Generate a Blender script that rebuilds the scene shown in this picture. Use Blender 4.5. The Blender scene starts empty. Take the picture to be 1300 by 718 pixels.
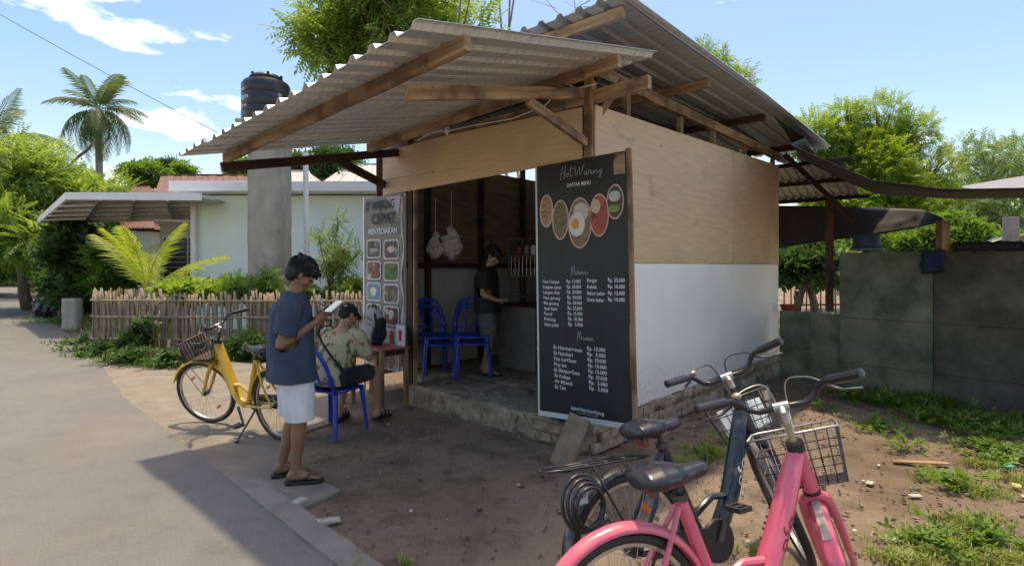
import bpy, bmesh, math, random
import numpy as np
from mathutils import Vector, Matrix, noise as mnoise
random.seed(7); RNG = np.random.default_rng(7)
R = math.radians
S = bpy.context.scene
COL = S.collection

# ------------------------------------------------------------------ camera
cam_d = bpy.data.cameras.new('camera'); cam = bpy.data.objects.new('camera', cam_d); COL.objects.link(cam)
cam.location = (0, 0, 1.6); cam.rotation_euler = (R(90), 0, 0)
cam_d.sensor_width = 36; cam_d.lens = 36*700/1300; cam_d.shift_y = -21/1300
cam_d.clip_start = .05; cam_d.clip_end = 3000
S.camera = cam
# ------------------------------------------------------------------ sky and sun
SUN_EL, SUN_AZ = R(80), R(10)
w = bpy.data.worlds.new('World'); S.world = w; w.use_nodes = True
nt = w.node_tree; nt.nodes.clear()
def WN(t, **k):
    n = nt.nodes.new(t)
    for a, b in k.items(): setattr(n, a, b)
    return n
wo = WN('ShaderNodeOutputWorld'); bg = WN('ShaderNodeBackground'); bg.inputs[1].default_value = .15
sky = WN('ShaderNodeTexSky', sky_type='NISHITA', sun_disc=False, sun_elevation=SUN_EL, sun_rotation=SUN_AZ, altitude=0, air_density=1.0, dust_density=2.4, ozone_density=1.0)
tc = WN('ShaderNodeTexCoord'); mp = WN('ShaderNodeMapping'); mp.inputs['Scale'].default_value = (1.0, 1.0, 3.2); mp.inputs['Location'].default_value = (-2.7, 3.1, 1.5)
nz = WN('ShaderNodeTexNoise'); nz.inputs['Scale'].default_value = 2.6; nz.inputs['Detail'].default_value = 7; nz.inputs['Roughness'].default_value = .58
cr = WN('ShaderNodeValToRGB'); cr.color_ramp.elements[0].position = .56; cr.color_ramp.elements[1].position = .80
mx = WN('ShaderNodeMix', data_type='RGBA'); mx.inputs[7].default_value = (20, 20, 20, 1)
L = nt.links.new
L(tc.outputs['Generated'], mp.inputs[0]); L(mp.outputs[0], nz.inputs['Vector']); L(nz.outputs[0], cr.inputs[0])
mlt = WN('ShaderNodeMath', operation='MULTIPLY'); mlt.inputs[1].default_value = .85
L(cr.outputs[0], mlt.inputs[0]); L(mlt.outputs[0], mx.inputs[0]); hsv = WN('ShaderNodeHueSaturation'); hsv.inputs['Saturation'].default_value = 1.42; hsv.inputs['Hue'].default_value = .505; L(sky.outputs[0], hsv.inputs['Color']); L(hsv.outputs[0], mx.inputs[6]); L(mx.outputs[2], bg.inputs[0]); L(bg.outputs[0], wo.inputs[0])
sd = bpy.data.lights.new('sun', 'SUN'); sd.energy = 2.0; sd.angle = R(1.5); sd.color = (1, .955, .88)
sun = bpy.data.objects.new('sun', sd); COL.objects.link(sun)
sdir = Vector((math.cos(SUN_EL)*math.sin(SUN_AZ), math.cos(SUN_EL)*math.cos(SUN_AZ), math.sin(SUN_EL)))
sun.rotation_euler = sdir.to_track_quat('Z', 'Y').to_euler()
S.view_settings.view_transform = 'Standard'; S.view_settings.look = 'None'; S.view_settings.gamma = 1
S.view_settings.exposure = 1.02
S.view_settings.use_white_balance = True; S.view_settings.white_balance_temperature = 8800; S.view_settings.white_balance_tint = 10
S.render.engine = 'CYCLES'
S.cycles.max_bounces = 7; S.cycles.diffuse_bounces = 4; S.cycles.transmission_bounces = 6; S.cycles.transparent_max_bounces = 12

# ------------------------------------------------------------------ helpers
def at(px, py, Y):            # point of the place seen at (px, py) of the photograph, Y metres ahead
    return Vector(((px-650)*Y/700, Y, 1.6-(py-338)*Y/700))
def gat(px, py, z=0):         # the same on the ground
    return at(px, py, (1.6-z)*700/(py-338))
def V(*a): return Vector(a)
def frame(d, up=(0, 0, 1)):
    d = Vector(d).normalized(); u = Vector(up)
    if abs(d.dot(u.normalized())) > .98: u = Vector((1, 0, 0))
    s = u.cross(d).normalized(); n = d.cross(s).normalized()
    return d, s, n            # along, side, normal
def spline(P, n=4):
    P = [Vector(p) for p in P]; out = []
    for i in range(len(P)-1):
        p0, p1, p2, p3 = P[max(i-1, 0)], P[i], P[i+1], P[min(i+2, len(P)-1)]
        for k in range(n):
            t = k/n; out.append(.5*((2*p1)+(-p0+p2)*t+(2*p0-5*p1+4*p2-p3)*t*t+(-p0+3*p1-3*p2+p3)*t**3))
    return out+[P[-1]]
class MB:
    def __init__(s): s.v = []; s.f = []
    def add(s, vs, fs):
        o = len(s.v); s.v += [tuple(v) for v in vs]; s.f += [tuple(i+o for i in f) for f in fs]; return s
    def box(s, c, size, rot=None):
        c = Vector(c); hx, hy, hz = [a/2 for a in size]; m = rot or Matrix.Identity(3)
        vs = [c + m @ Vector((x*hx, y*hy, z*hz)) for x in (-1, 1) for y in (-1, 1) for z in (-1, 1)]
        return s.add(vs, [(0,1,3,2),(4,6,7,5),(0,4,5,1),(2,3,7,6),(0,2,6,4),(1,5,7,3)])
    def bar(s, a, b, w, h, up=(0, 0, 1), w2=None, h2=None):
        a, b = Vector(a), Vector(b); d, sd_, n = frame(b-a, up); w2 = w2 or w; h2 = h2 or h
        vs = [a+sd_*x*w/2+n*y*h/2 for x, y in ((-1,-1),(1,-1),(1,1),(-1,1))] + [b+sd_*x*w2/2+n*y*h2/2 for x, y in ((-1,-1),(1,-1),(1,1),(-1,1))]
        return s.add(vs, [(3,2,1,0),(4,5,6,7),(0,1,5,4),(1,2,6,5),(2,3,7,6),(3,0,4,7)])
    def tube(s, pts, r, seg=8, closed=False, cap=True, flat=1.0, up=(0, 0, 1)):
        pts = [Vector(p) for p in pts]; n = len(pts); rs = r if isinstance(r, (list, tuple)) else [r]*n
        rings = []; pn = None
        for i, p in enumerate(pts):
            if closed: d = pts[(i+1) % n]-pts[i-1]
            else: d = pts[min(i+1, n-1)]-pts[max(i-1, 0)]
            if d.length < 1e-9: d = Vector((0, 0, 1))
            d.normalize()
            if pn is None: _, sd_, nn = frame(d, up)
            else:
                nn = pn - d*pn.dot(d)
                nn = nn.normalized() if nn.length > 1e-6 else frame(d, up)[2]
                sd_ = nn.cross(d).normalized()*-1
                sd_ = d.cross(nn).normalized()*-1
            pn = nn
            rings.append([p + (sd_*math.cos(t)+nn*math.sin(t)*flat)*rs[i] for t in [2*math.pi*k/seg for k in range(seg)]])
        vs = [v for q in rings for v in q]; fs = []
        m = n if closed else n-1
        for i in range(m):
            j = (i+1) % n
            for k in range(seg):
                l = (k+1) % seg; fs.append((i*seg+k, i*seg+l, j*seg+l, j*seg+k))
        if cap and not closed: fs += [tuple(range(seg))[::-1], tuple((n-1)*seg+k for k in range(seg))]
        return s.add(vs, fs)
    def capsule(s, a, b, r0, r1, seg=14):
        a, b = Vector(a), Vector(b); d = b-a; ln = d.length
        if ln < 1e-6: d = Vector((0, 0, 1e-5)); ln = 1e-5
        u = d.normalized(); pts = []; rs = []
        for k in range(5):
            t = math.pi/2*(k+.15)/5; pts.append(a-u*r0*math.cos(t)); rs.append(r0*math.sin(t))
        pts += [a, b]; rs += [r0, r1]
        for k in range(4, -1, -1):
            t = math.pi/2*(k+.15)/5; pts.append(b+u*r1*math.cos(t)); rs.append(r1*math.sin(t))
        return s.tube(pts, rs, seg)
    def ell(s, c, r, rot=None, seg=16, rng=10):
        c = Vector(c); m = rot or Matrix.Identity(3); vs = []; fs = []
        for i in range(rng+1):
            t = math.pi*(i+.001)/(rng+.002)
            for k in range(seg):
                p = 2*math.pi*k/seg
                vs.append(c + m @ Vector((r[0]*math.sin(t)*math.cos(p), r[1]*math.sin(t)*math.sin(p), r[2]*math.cos(t))))
        for i in range(rng):
            for k in range(seg):
                l = (k+1) % seg; fs.append((i*seg+k, (i+1)*seg+k, (i+1)*seg+l, i*seg+l))
        fs += [tuple(range(seg)), tuple(rng*seg+k for k in range(seg))[::-1]]
        return s.add(vs, fs)
    def loft(s, secs, seg=20, cap=True):   # secs: (centre, axis1*r, axis2*r)
        vs = []; fs = []
        for c, a, b in secs:
            c, a, b = Vector(c), Vector(a), Vector(b)
            vs += [c+a*math.cos(2*math.pi*k/seg)+b*math.sin(2*math.pi*k/seg) for k in range(seg)]
        n = len(secs)
        for i in range(n-1):
            for k in range(seg):
                l = (k+1) % seg; fs.append((i*seg+k, i*seg+l, (i+1)*seg+l, (i+1)*seg+k))
        if cap: fs += [tuple(range(seg))[::-1], tuple((n-1)*seg+k for k in range(seg))]
        return s.add(vs, fs)
    def lathe(s, prof, c=(0, 0, 0), seg=24, cap=True):
        return s.loft([((c[0], c[1], c[2]+z), (r, 0, 0), (0, r, 0)) for r, z in prof], seg, cap)
    def prism(s, poly, z0, z1):
        n = len(poly)
        return s.add([(x, y, z0) for x, y in poly]+[(x, y, z1) for x, y in poly],
                     [tuple(range(n))[::-1], tuple(range(n, 2*n))]+[(i, (i+1) % n, n+(i+1) % n, n+i) for i in range(n)])
    def xf(s, m): s.v = [tuple(m @ Vector(v)) for v in s.v]; return s
    def mesh(s, name):
        me = bpy.data.meshes.new(name); me.from_pydata(s.v, [], s.f)
        bm = bmesh.new(); bm.from_mesh(me); bmesh.ops.recalc_face_normals(bm, faces=bm.faces); bm.to_mesh(me); bm.free(); return me
    def build(s, name, m, parent=None, smooth=False, bevel=0, kind=None, angle=None):
        return link(name, s.mesh(name), m, parent, smooth, bevel, kind)
def link(name, me, m, parent=None, smooth=False, bevel=0, kind=None, mat4=None):
    o = bpy.data.objects.new(name, me); COL.objects.link(o)
    if m is not None and not me.materials: me.materials.append(m)
    if smooth:
        me.polygons.foreach_set('use_smooth', [True]*len(me.polygons))
        if smooth == 'auto': me.set_sharp_from_angle(angle=R(35))
    if bevel:
        b = o.modifiers.new('edge', 'BEVEL'); b.width = bevel; b.segments = 2; b.limit_method = 'ANGLE'; b.angle_limit = R(40)
    if parent is not None: o.parent = parent
    if mat4 is not None: o.matrix_local = mat4
    if kind: o['kind'] = kind
    return o
def tag(o, label=None, cat=None, group=None, kind=None):
    if label: o['label'] = label
    if cat: o['category'] = cat
    if group: o['group'] = group
    if kind: o['kind'] = kind
    return o
def thing(name, label, cat, loc=(0, 0, 0), rz=0, group=None, mat4=None):
    o = bpy.data.objects.new(name, None); COL.objects.link(o); o.empty_display_size = .1
    if mat4 is not None: o.matrix_world = mat4
    else: o.location = loc; o.rotation_euler = (0, 0, rz)
    return tag(o, label, cat, group)
def empty_part(name, parent, mat4):
    o = bpy.data.objects.new(name, None); COL.objects.link(o); o.parent = parent; o.matrix_local = mat4; return o
def copy_tree(o, parent=None):
    c = o.copy(); COL.objects.link(c)
    if parent is not None:
        c.parent = parent; c.matrix_parent_inverse = o.matrix_parent_inverse.copy()
    for ch in list(o.children): copy_tree(ch, c)
    return c
def remesh(mb, voxel, smooth=4, fold=None, cut=None):
    me = mb.mesh('tmp'); o = bpy.data.objects.new('tmp', me); COL.objects.link(o)
    r = o.modifiers.new('r', 'REMESH'); r.mode = 'VOXEL'; r.voxel_size = voxel; r.use_smooth_shade = True
    if smooth: q = o.modifiers.new('s', 'SMOOTH'); q.factor = .5; q.iterations = smooth
    dg = bpy.context.evaluated_depsgraph_get(); dg.update()
    res = bpy.data.meshes.new_from_object(o.evaluated_get(dg)); bpy.data.objects.remove(o)
    if fold:
        amp, sx, sz, off = fold
        nv = len(res.vertices); co = np.empty(nv*3, 'f'); res.vertices.foreach_get('co', co); co = co.reshape(-1, 3)
        no = np.empty(nv*3, 'f'); res.vertices.foreach_get('normal', no); no = no.reshape(-1, 3)
        for i in range(nv):
            x, y, z = co[i]
            a = mnoise.noise((x*sx+off+z*sz*.35, y*sx, z*sz)); b = mnoise.noise((x*sx*2.3, y*sx*2.3+off, z*sz*2.1))
            co[i] += no[i]*amp*(a+.45*b+.25)
        res.vertices.foreach_set('co', co.ravel()); res.update()
    if cut:
        bm = bmesh.new(); bm.from_mesh(res)
        for p, n in cut:
            g = bmesh.ops.bisect_plane(bm, geom=bm.verts[:]+bm.edges[:]+bm.faces[:], plane_co=p, plane_no=n, clear_outer=True)
            ed = [e for e in g['geom_cut'] if isinstance(e, bmesh.types.BMEdge)]
            bmesh.ops.holes_fill(bm, edges=ed, sides=0)
        bm.to_mesh(res); bm.free()
    return res

# ------------------------------------------------------------------ materials
class NM:
    def __init__(s, name):
        s.m = bpy.data.materials.new(name); s.m.use_nodes = True; s.t = s.m.node_tree; s.b = s.t.nodes['Principled BSDF']; s.o = s.t.nodes['Material Output']
        s.tc = s.n('ShaderNodeTexCoord')
    def n(s, t, **k):
        q = s.t.nodes.new(t)
        for a, b in k.items():
            setattr(q, a, b)
        return q
    def l(s, a, b): s.t.links.new(a, b)
    def noise(s, scale, detail=4, rough=.55, stretch=(1, 1, 1), coord='Object', off=0):
        mp = s.n('ShaderNodeMapping'); mp.inputs['Scale'].default_value = stretch; mp.inputs['Location'].default_value = (off, off*.7, off*.3)
        s.l(s.tc.outputs[coord], mp.inputs[0]); q = s.n('ShaderNodeTexNoise'); q.inputs['Scale'].default_value = scale; q.inputs['Detail'].default_value = detail; q.inputs['Roughness'].default_value = rough
        s.l(mp.outputs[0], q.inputs['Vector']); return q.outputs[0]
    def ramp(s, x, a, b, ca=(0, 0, 0, 1), cb=(1, 1, 1, 1)):
        q = s.n('ShaderNodeValToRGB'); e = q.color_ramp.elements; e[0].position = a; e[1].position = b; e[0].color = ca; e[1].color = cb
        s.l(x, q.inputs[0]); return q.outputs[0]
    def mix(s, f, a, b, blend='MIX'):
        q = s.n('ShaderNodeMix', data_type='RGBA', blend_type=blend)
        for i, x in ((0, f), (6, a), (7, b)):
            if isinstance(x, (int, float)): q.inputs[i].default_value = x
            elif isinstance(x, tuple): q.inputs[i].default_value = (*x[:3], 1)
            else: s.l(x, q.inputs[i])
        return q.outputs[2]
    def bump(s, h, strength, dist=.01, prev=None):
        q = s.n('ShaderNodeBump'); q.inputs['Strength'].default_value = strength; q.inputs['Distance'].default_value = dist
        s.l(h, q.inputs['Height'])
        if prev is not None: s.l(prev, q.inputs['Normal'])
        return q.outputs[0]
    def col(s, x):
        if isinstance(x, tuple): s.b.inputs['Base Color'].default_value = (*x[:3], 1)
        else: s.l(x, s.b.inputs['Base Color'])
        return s
    def set(s, **k):
        for a, b in k.items(): s.b.inputs[a.replace('_', ' ')].default_value = b
        return s
def sc(c, f): return tuple(min(1, x*f) for x in c)
def mat(name, c, rough=.6, metal=0, var=.15, scale=6, bump=.15, bs=60, stretch=(1, 1, 1), dirt=None, dist=.004, spec=.5):
    m = NM(name); n1 = m.noise(scale, 5, .6, stretch)
    col = m.mix(m.ramp(n1, .3, .7), sc(c, 1-var), sc(c, 1+var))
    if dirt:
        dc, lo, hi, ds = dirt; col = m.mix(m.ramp(m.noise(ds, 6, .65, off=3), lo, hi), col, dc)
    m.col(col)
    if bump: m.l(m.bump(m.noise(bs, 4, .6, stretch), bump, dist), m.b.inputs['Normal'])
    m.set(Roughness=rough, Metallic=metal); m.b.inputs['Specular IOR Level'].default_value = spec
    return m.m
def wood(name, c, dark, rough=.75, sx=.8, knots=True):
    m = NM(name); g = m.noise(22, 5, .6, (sx*.06, 1, 1)); big = m.noise(2.2, 3, .5, (1, 1, 1), off=5)
    oi = m.n('ShaderNodeObjectInfo')
    a = m.mix(m.ramp(g, .35, .68), c, dark); a = m.mix(m.ramp(big, .5, .62), a, sc(dark, .7)); a = m.mix(m.ramp(m.noise(7, 4, .6, (1, 1, 1), off=11), .62, .7), a, sc(dark, .5))
    br = m.n('ShaderNodeMath', operation='MULTIPLY_ADD'); m.l(oi.outputs['Random'], br.inputs[0]); br.inputs[1].default_value = .35; br.inputs[2].default_value = .8
    hs = m.n('ShaderNodeHueSaturation'); m.l(a, hs.inputs['Color']); m.l(br.outputs[0], hs.inputs['Value'])
    m.col(hs.outputs[0]); m.l(m.bump(g, .35, .004), m.b.inputs['Normal']); m.set(Roughness=rough); return m.m
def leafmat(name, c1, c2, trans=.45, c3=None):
    m = NM(name); at_ = m.n('ShaderNodeAttribute'); at_.attribute_name = 'leaf_tone'
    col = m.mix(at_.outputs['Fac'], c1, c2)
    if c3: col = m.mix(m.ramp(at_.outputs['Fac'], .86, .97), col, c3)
    m.col(col); m.set(Roughness=.5); m.b.inputs['Specular IOR Level'].default_value = .35
    tr = m.n('ShaderNodeBsdfTranslucent'); hs = m.n('ShaderNodeHueSaturation'); hs.inputs['Value'].default_value = 1.6; hs.inputs['Saturation'].default_value = 1.1
    m.l(col, hs.inputs['Color']); m.l(hs.outputs[0], tr.inputs[0]); ms = m.n('ShaderNodeMixShader'); ms.inputs[0].default_value = trans
    m.l(m.b.outputs[0], ms.inputs[1]); m.l(tr.outputs[0], ms.inputs[2]); m.l(ms.outputs[0], m.o.inputs[0]); return m.m

M_wood = wood('rough_timber', (.46, .32, .195), (.21, .125, .07))
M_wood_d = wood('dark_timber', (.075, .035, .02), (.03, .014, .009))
M_wood_p = wood('pale_timber', (.42, .27, .14), (.25, .14, .07))
def ply():
    m = NM('plywood'); g = m.noise(5, 6, .6, (.6, .6, 5.5)); s2 = m.noise(1.1, 3, .5, (1, 1, .6), off=4); sp = m.noise(9, 2, .5, off=9)
    oi = m.n('ShaderNodeObjectInfo')
    a = m.mix(m.ramp(g, .3, .75), (.66, .50, .315), (.54, .385, .225)); a = m.mix(m.ramp(s2, .52, .75), a, (.42, .31, .20)); a = m.mix(m.ramp(sp, .74, .8), a, (.34, .24, .15)); a = m.mix(m.ramp(m.noise(1.6, 6, .7, (1, 1, 1.4), off=17), .6, .8), a, (.36, .27, .18))
    br = m.n('ShaderNodeMath', operation='MULTIPLY_ADD'); m.l(oi.outputs['Random'], br.inputs[0]); br.inputs[1].default_value = .16; br.inputs[2].default_value = .9
    hs = m.n('ShaderNodeHueSaturation'); m.l(a, hs.inputs['Color']); m.l(br.outputs[0], hs.inputs['Value'])
    m.col(hs.outputs[0]); m.l(m.bump(g, .12, .003), m.b.inputs['Normal']); m.set(Roughness=.6); return m.m
M_ply = ply()
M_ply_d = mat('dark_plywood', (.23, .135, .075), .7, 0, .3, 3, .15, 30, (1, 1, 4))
def white_panel():
    m = NM('white_panel'); a = m.mix(m.ramp(m.noise(1.3, 5, .6), .35, .7), (.86, .87, .84), (.79, .80, .775)); a = m.mix(m.ramp(m.noise(2.5, 7, .7, (1, 1, .35), off=3), .66, 1), a, (.5, .47, .41))
    sx = m.n('ShaderNodeSeparateXYZ'); m.l(m.tc.outputs['Object'], sx.inputs[0]); mr = m.n('ShaderNodeMapRange'); m.l(sx.outputs[2], mr.inputs[0]); mr.inputs[1].default_value = .26; mr.inputs[2].default_value = .75; mr.inputs[3].default_value = .62; mr.inputs[4].default_value = .0
    ad = m.n('ShaderNodeMath', operation='MULTIPLY'); m.l(mr.outputs[0], ad.inputs[0]); m.l(m.ramp(m.noise(22, 6, .75, off=6), .35, .62), ad.inputs[1])
    a = m.mix(ad.outputs[0], a, (.34, .27, .2)); m.col(a); m.l(m.bump(m.noise(2.0, 3), .15, .02), m.b.inputs['Normal']); m.set(Roughness=.42); return m.m
M_white = white_panel()
M_grey_panel = mat('grey_panel', (.42, .43, .42), .6, 0, .12, 3, .1, 30)
def metal(name, c, rust, rough=.42, met=.75, lo=.62, hi=.8):
    m = NM(name); st = m.noise(5, 6, .6, (.25, 6, 1)); sp = m.noise(3.2, 7, .7, (1, 1, 1), off=2)
    a = m.mix(m.ramp(st, .3, .7), sc(c, .78), sc(c, 1.15)); r = m.ramp(sp, lo, hi); a = m.mix(r, a, rust); m.col(a)
    q = m.n('ShaderNodeMapRange'); m.l(r, q.inputs[0]); q.inputs[3].default_value = rough; q.inputs[4].default_value = .85; m.l(q.outputs[0], m.b.inputs['Roughness'])
    m.l(m.bump(sp, .1, .004), m.b.inputs['Normal']); m.set(Metallic=met); return m.m
M_zinc = metal('galvanised_sheet', (.72, .75, .78), (.34, .30, .26), .42, .55, .7, .9)
M_zinc2 = metal('weathered_sheet', (.42, .45, .48), (.24, .2, .17), .45, .55, .66, .85)
M_redroof = metal('red_roof', (.15, .055, .038), (.09, .045, .035), .5, 0, .5, .75)
M_greyroof = metal('grey_roof', (.42, .42, .42), (.3, .3, .3), .5, 0)
M_housewall = mat('house_plaster', (.74, .85, .78), .8, 0, .04, 1.5, .08, 30)
M_cream = mat('cream_plaster', (.6, .56, .46), .8, 0, .06, 2, .08, 30)
M_trim = mat('white_trim', (.7, .72, .72), .5, 0, .05, 3, .03, 30)
M_conc = mat('concrete_pillar', (.33, .31, .265), .85, 0, .2, 3.5, .3, 25, (1, 1, .5), dirt=((.16, .15, .13), .55, .8, 2.5))
M_slab = mat('crumbling_mortar', (.30, .245, .185), .9, 0, .35, 7, .9, 28, dirt=((.09, .07, .05), .5, .66, 6), dist=.02)
M_brick = mat('pale_brick', (.30, .235, .17), .9, 0, .3, 9, .9, 40, dist=.012, dirt=((.11, .08, .055), .48, .7, 7))
M_stone = mat('rough_stone', (.21, .165, .12), .9, 0, .25, 9, .8, 30, dist=.01)
M_rubber = mat('black_rubber', (.02, .02, .021), .6, 0, .3, 20, .2, 80)
M_black = mat('black_plastic', (.018, .019, .024), .33, 0, .3, 12, .1, 60)
M_saddle = mat('worn_black_vinyl', (.02, .022, .03), .27, 0, .4, 10, .25, 25, dirt=((.10, .10, .12), .6, .85, 14))
M_steel = mat('dull_steel', (.46, .46, .45), .38, .9, .2, 14, .1, 60)
M_steeld = mat('dark_steel', (.08, .08, .085), .4, .6, .3, 14, .1, 60)
M_cloth_black = mat('black_cloth', (.017, .017, .02), .9, 0, .3, 10, .8, 12, (1, 1, .5), dist=.02)
M_tshirt = mat('navy_cotton', (.027, .052, .088), .9, 0, .22, 7, .9, 11, (1, 1, .45), dist=.03)
M_shorts = mat('pale_shorts', (.60, .61, .64), .9, 0, .12, 7, .9, 12, (1, 1, .35), dist=.025)
M_shorts_d = mat('dark_shorts', (.035, .035, .037), .9, 0, .2, 9, .3, 70)
M_shorts_g = mat('grey_shorts', (.1, .1, .105), .9, 0, .2, 9, .3, 70)
def skin(name, c):
    m = NM(name); m.col(m.mix(m.noise(14, 4), sc(c, .82), sc(c, 1.15))); m.set(Roughness=.48); m.b.inputs['Subsurface Weight'].default_value = .06
    m.b.inputs['Subsurface Radius'].default_value = (.02, .008, .004); m.l(m.bump(m.noise(120), .08, .001), m.b.inputs['Normal']); return m.m
M_skin = skin('brown_skin', (.235, .115, .065)); M_skin2 = skin('tan_skin', (.4, .22, .14))
M_hair = mat('black_hair', (.006, .0055, .0055), .62, 0, .4, 50, .8, 120, (1, 1, .3), dist=.006)
M_blue = mat('blue_plastic', (.01, .055, .40), .32, 0, .12, 6, .08, 30)
M_bamboo = mat('weathered_bamboo', (.285, .22, .155), .75, 0, .4, 14, .3, 60, (1, 1, .15), dirt=((.13, .1, .075), .5, .75, 6))
M_bark = mat('bark', (.13, .1, .075), .9, 0, .3, 8, .8, 30, (1, 1, .4), dist=.02)
M_palmbark = mat('palm_bark', (.24, .2, .16), .9, 0, .3, 5, .6, 14, (.2, .2, 3), dist=.02)
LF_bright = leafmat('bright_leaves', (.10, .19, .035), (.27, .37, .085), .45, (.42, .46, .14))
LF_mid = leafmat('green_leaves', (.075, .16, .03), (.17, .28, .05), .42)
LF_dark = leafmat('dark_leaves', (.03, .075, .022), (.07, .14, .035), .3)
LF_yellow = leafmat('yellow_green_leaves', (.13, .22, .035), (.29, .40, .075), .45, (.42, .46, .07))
LF_palm = leafmat('palm_leaves', (.055, .10, .035), (.12, .18, .06), .35, (.25, .22, .10))
LF_seed = leafmat('young_palm_leaves', (.24, .32, .045), (.38, .45, .09), .45)
LF_far = leafmat('far_leaves', (.12, .2, .07), (.2, .3, .10), .4)
LF_grass = leafmat('grass_blades', (.16, .22, .05), (.30, .34, .10), .4, (.42, .38, .2))

def road_mat():
    m = NM('worn_concrete_road'); a = m.mix(m.ramp(m.noise(.9, 6, .6), .3, .7), (.098, .096, .090), (.138, .133, .124))
    a = m.mix(m.ramp(m.noise(3.2, 7, .7, off=3), .5, .72), a, (.084, .082, .076))
    a = m.mix(m.ramp(m.noise(.55, 4, .5, off=8), .6, .74), a, (.158, .146, .124))
    vo = m.n('ShaderNodeTexVoronoi', feature='DISTANCE_TO_EDGE'); mp_ = m.n('ShaderNodeMapping'); nd = m.n('ShaderNodeTexNoise'); nd.inputs['Scale'].default_value = 2.5
    m.l(m.tc.outputs['Object'], nd.inputs['Vector']); ad = m.n('ShaderNodeMix', data_type='VECTOR'); ad.inputs[0].default_value = .35
    m.l(m.tc.outputs['Object'], ad.inputs[4]); m.l(nd.outputs[1], ad.inputs[5]); m.l(ad.outputs[1], vo.inputs['Vector']); vo.inputs['Scale'].default_value = .55
    ck = m.ramp(vo.outputs['Distance'], 0, .012, (1, 1, 1, 1), (0, 0, 0, 1)); gate = m.ramp(m.noise(.7, 3, .5, off=12), .44, .56)
    f = m.mix(1.0, ck, gate, 'MULTIPLY'); a = m.mix(f, a, (.13, .115, .095))
    fine = m.noise(120, 3, .7); a = m.mix(m.ramp(fine, .35, .7), a, m.mix(.3, a, (.32, .31, .29))); m.col(a)
    b = m.bump(fine, .25, .003); b = m.bump(m.noise(9, 5, .6), .25, .01, b); m.l(b, m.b.inputs['Normal']); m.set(Roughness=.85); return m.m
def dirt_mat():
    m = NM('packed_earth'); a = m.mix(m.ramp(m.noise(.8, 6, .62), .35, .68), (.165, .118, .082), (.275, .21, .152))
    a = m.mix(m.ramp(m.noise(3.1, 8, .75, off=4), .47, .64), a, (.11, .076, .051))
    a = m.mix(m.ramp(m.noise(.5, 4, .5, off=9), .55, .72), a, (.31, .245, .18))
    a = m.mix(m.ramp(m.noise(38, 4, .7, off=1), .6, .72), a, (.085, .06, .042)); a = m.mix(m.ramp(m.noise(60, 2, .6, off=7), .7, .76), a, (.42, .37, .31)); m.col(a)
    b = m.bump(m.noise(30, 7, .75), .9, .02); b = m.bump(m.noise(5, 6, .65), .8, .05, b); m.l(b, m.b.inputs['Normal']); m.set(Roughness=.95); return m.m
M_road = road_mat(); M_dirt = dirt_mat()
M_apron = mat('broken_concrete', (.195, .172, .142), .9, 0, .22, 4, .5, 30, dirt=((.22, .175, .13), .5, .7, 1.6), dist=.01)
M_kerb = mat('kerb_concrete', (.195, .182, .162), .85, 0, .18, 5, .5, 40, dirt=((.2, .17, .13), .56, .75, 3), dist=.008)
M_block1 = mat('mossy_grey_render', (.15, .165, .115), .9, 0, .35, 2.6, .6, 20, dirt=((.045, .055, .032), .42, .7, 2.2), dist=.015)  # greenish grey with darker mossy patches spread at random
M_block2 = mat('dark_grey_render', (.095, .092, .072), .9, 0, .35, 3, .6, 20, dirt=((.035, .036, .026), .42, .72, 2.4), dist=.015)
M_tarp = mat('black_tarpaulin', (.022, .022, .024), .7, 0, .3, 8, .3, 40)

# ------------------------------------------------------------------ ground
def noz(x, y, s, o=0): return mnoise.noise((x*s+o, y*s, o*.7))
def axis(lo, hi, step, far):
    a = list(np.arange(lo, hi+1e-6, step)); q = step; x = hi
    b = []
    while x < far: q *= 1.35; x += q; b.append(x)
    q = step; x = lo; c = []
    while x > -far: q *= 1.35; x -= q; c.append(x)
    return c[::-1]+a+b
gx = axis(-9, 8, .09, 1500); gy = axis(1.2, 12, .09, 1500)
gv = []
for yy in gy:
    for xx in gx:
        z = -.012
        if -9.5 < xx < 8.5 and 0 < yy < 12.5: z += .012*noz(xx, yy, 1.3)+.007*noz(xx, yy, 5, 3)+.003*noz(xx, yy, 16, 6)
        gv.append((xx, yy, z))
nx = len(gx); gf = [(j*nx+i, j*nx+i+1, (j+1)*nx+i+1, (j+1)*nx+i) for j in range(len(gy)-1) for i in range(nx-1)]
me = bpy.data.meshes.new('ground'); me.from_pydata(gv, [], gf)
link('ground', me, M_dirt, smooth=True, kind='structure')

edge = [(3.9, -2), (1.98, 0), (-.97, 2.95), (-2.73, 4.72), (-4.74, 6.72), (-7.5, 9.9), (-10.1, 12.6), (-15.6, 18.2), (-24, 28), (-42, 47)]
left = [(-47, 42), (-30, 24), (-21, 14.5), (-15.5, 8.5), (-12, 5), (-9, 2.2), (-7, .5), (-4, -2)]
def sheet(name, poly, z0, z1, m, kind='structure'):
    mb = MB().prism(poly, z0, z1); return mb.build(name, m, kind=kind)
def refine(pts, step, amp):
    out = []
    for i in range(len(pts)-1):
        a, b = Vector((*pts[i], 0)), Vector((*pts[i+1], 0)); n = max(1, int((b-a).length/step))
        d = (b-a).normalized(); nn = Vector((-d.y, d.x, 0))
        for k in range(n):
            p = a.lerp(b, k/n)+nn*amp*mnoise.noise((a.x+k*1.7, a.y*3, i)); out.append((p.x, p.y))
    out.append(pts[-1]); return out
sheet('road', refine(edge, .14, .03)+left, -.05, .022, M_road)
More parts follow.
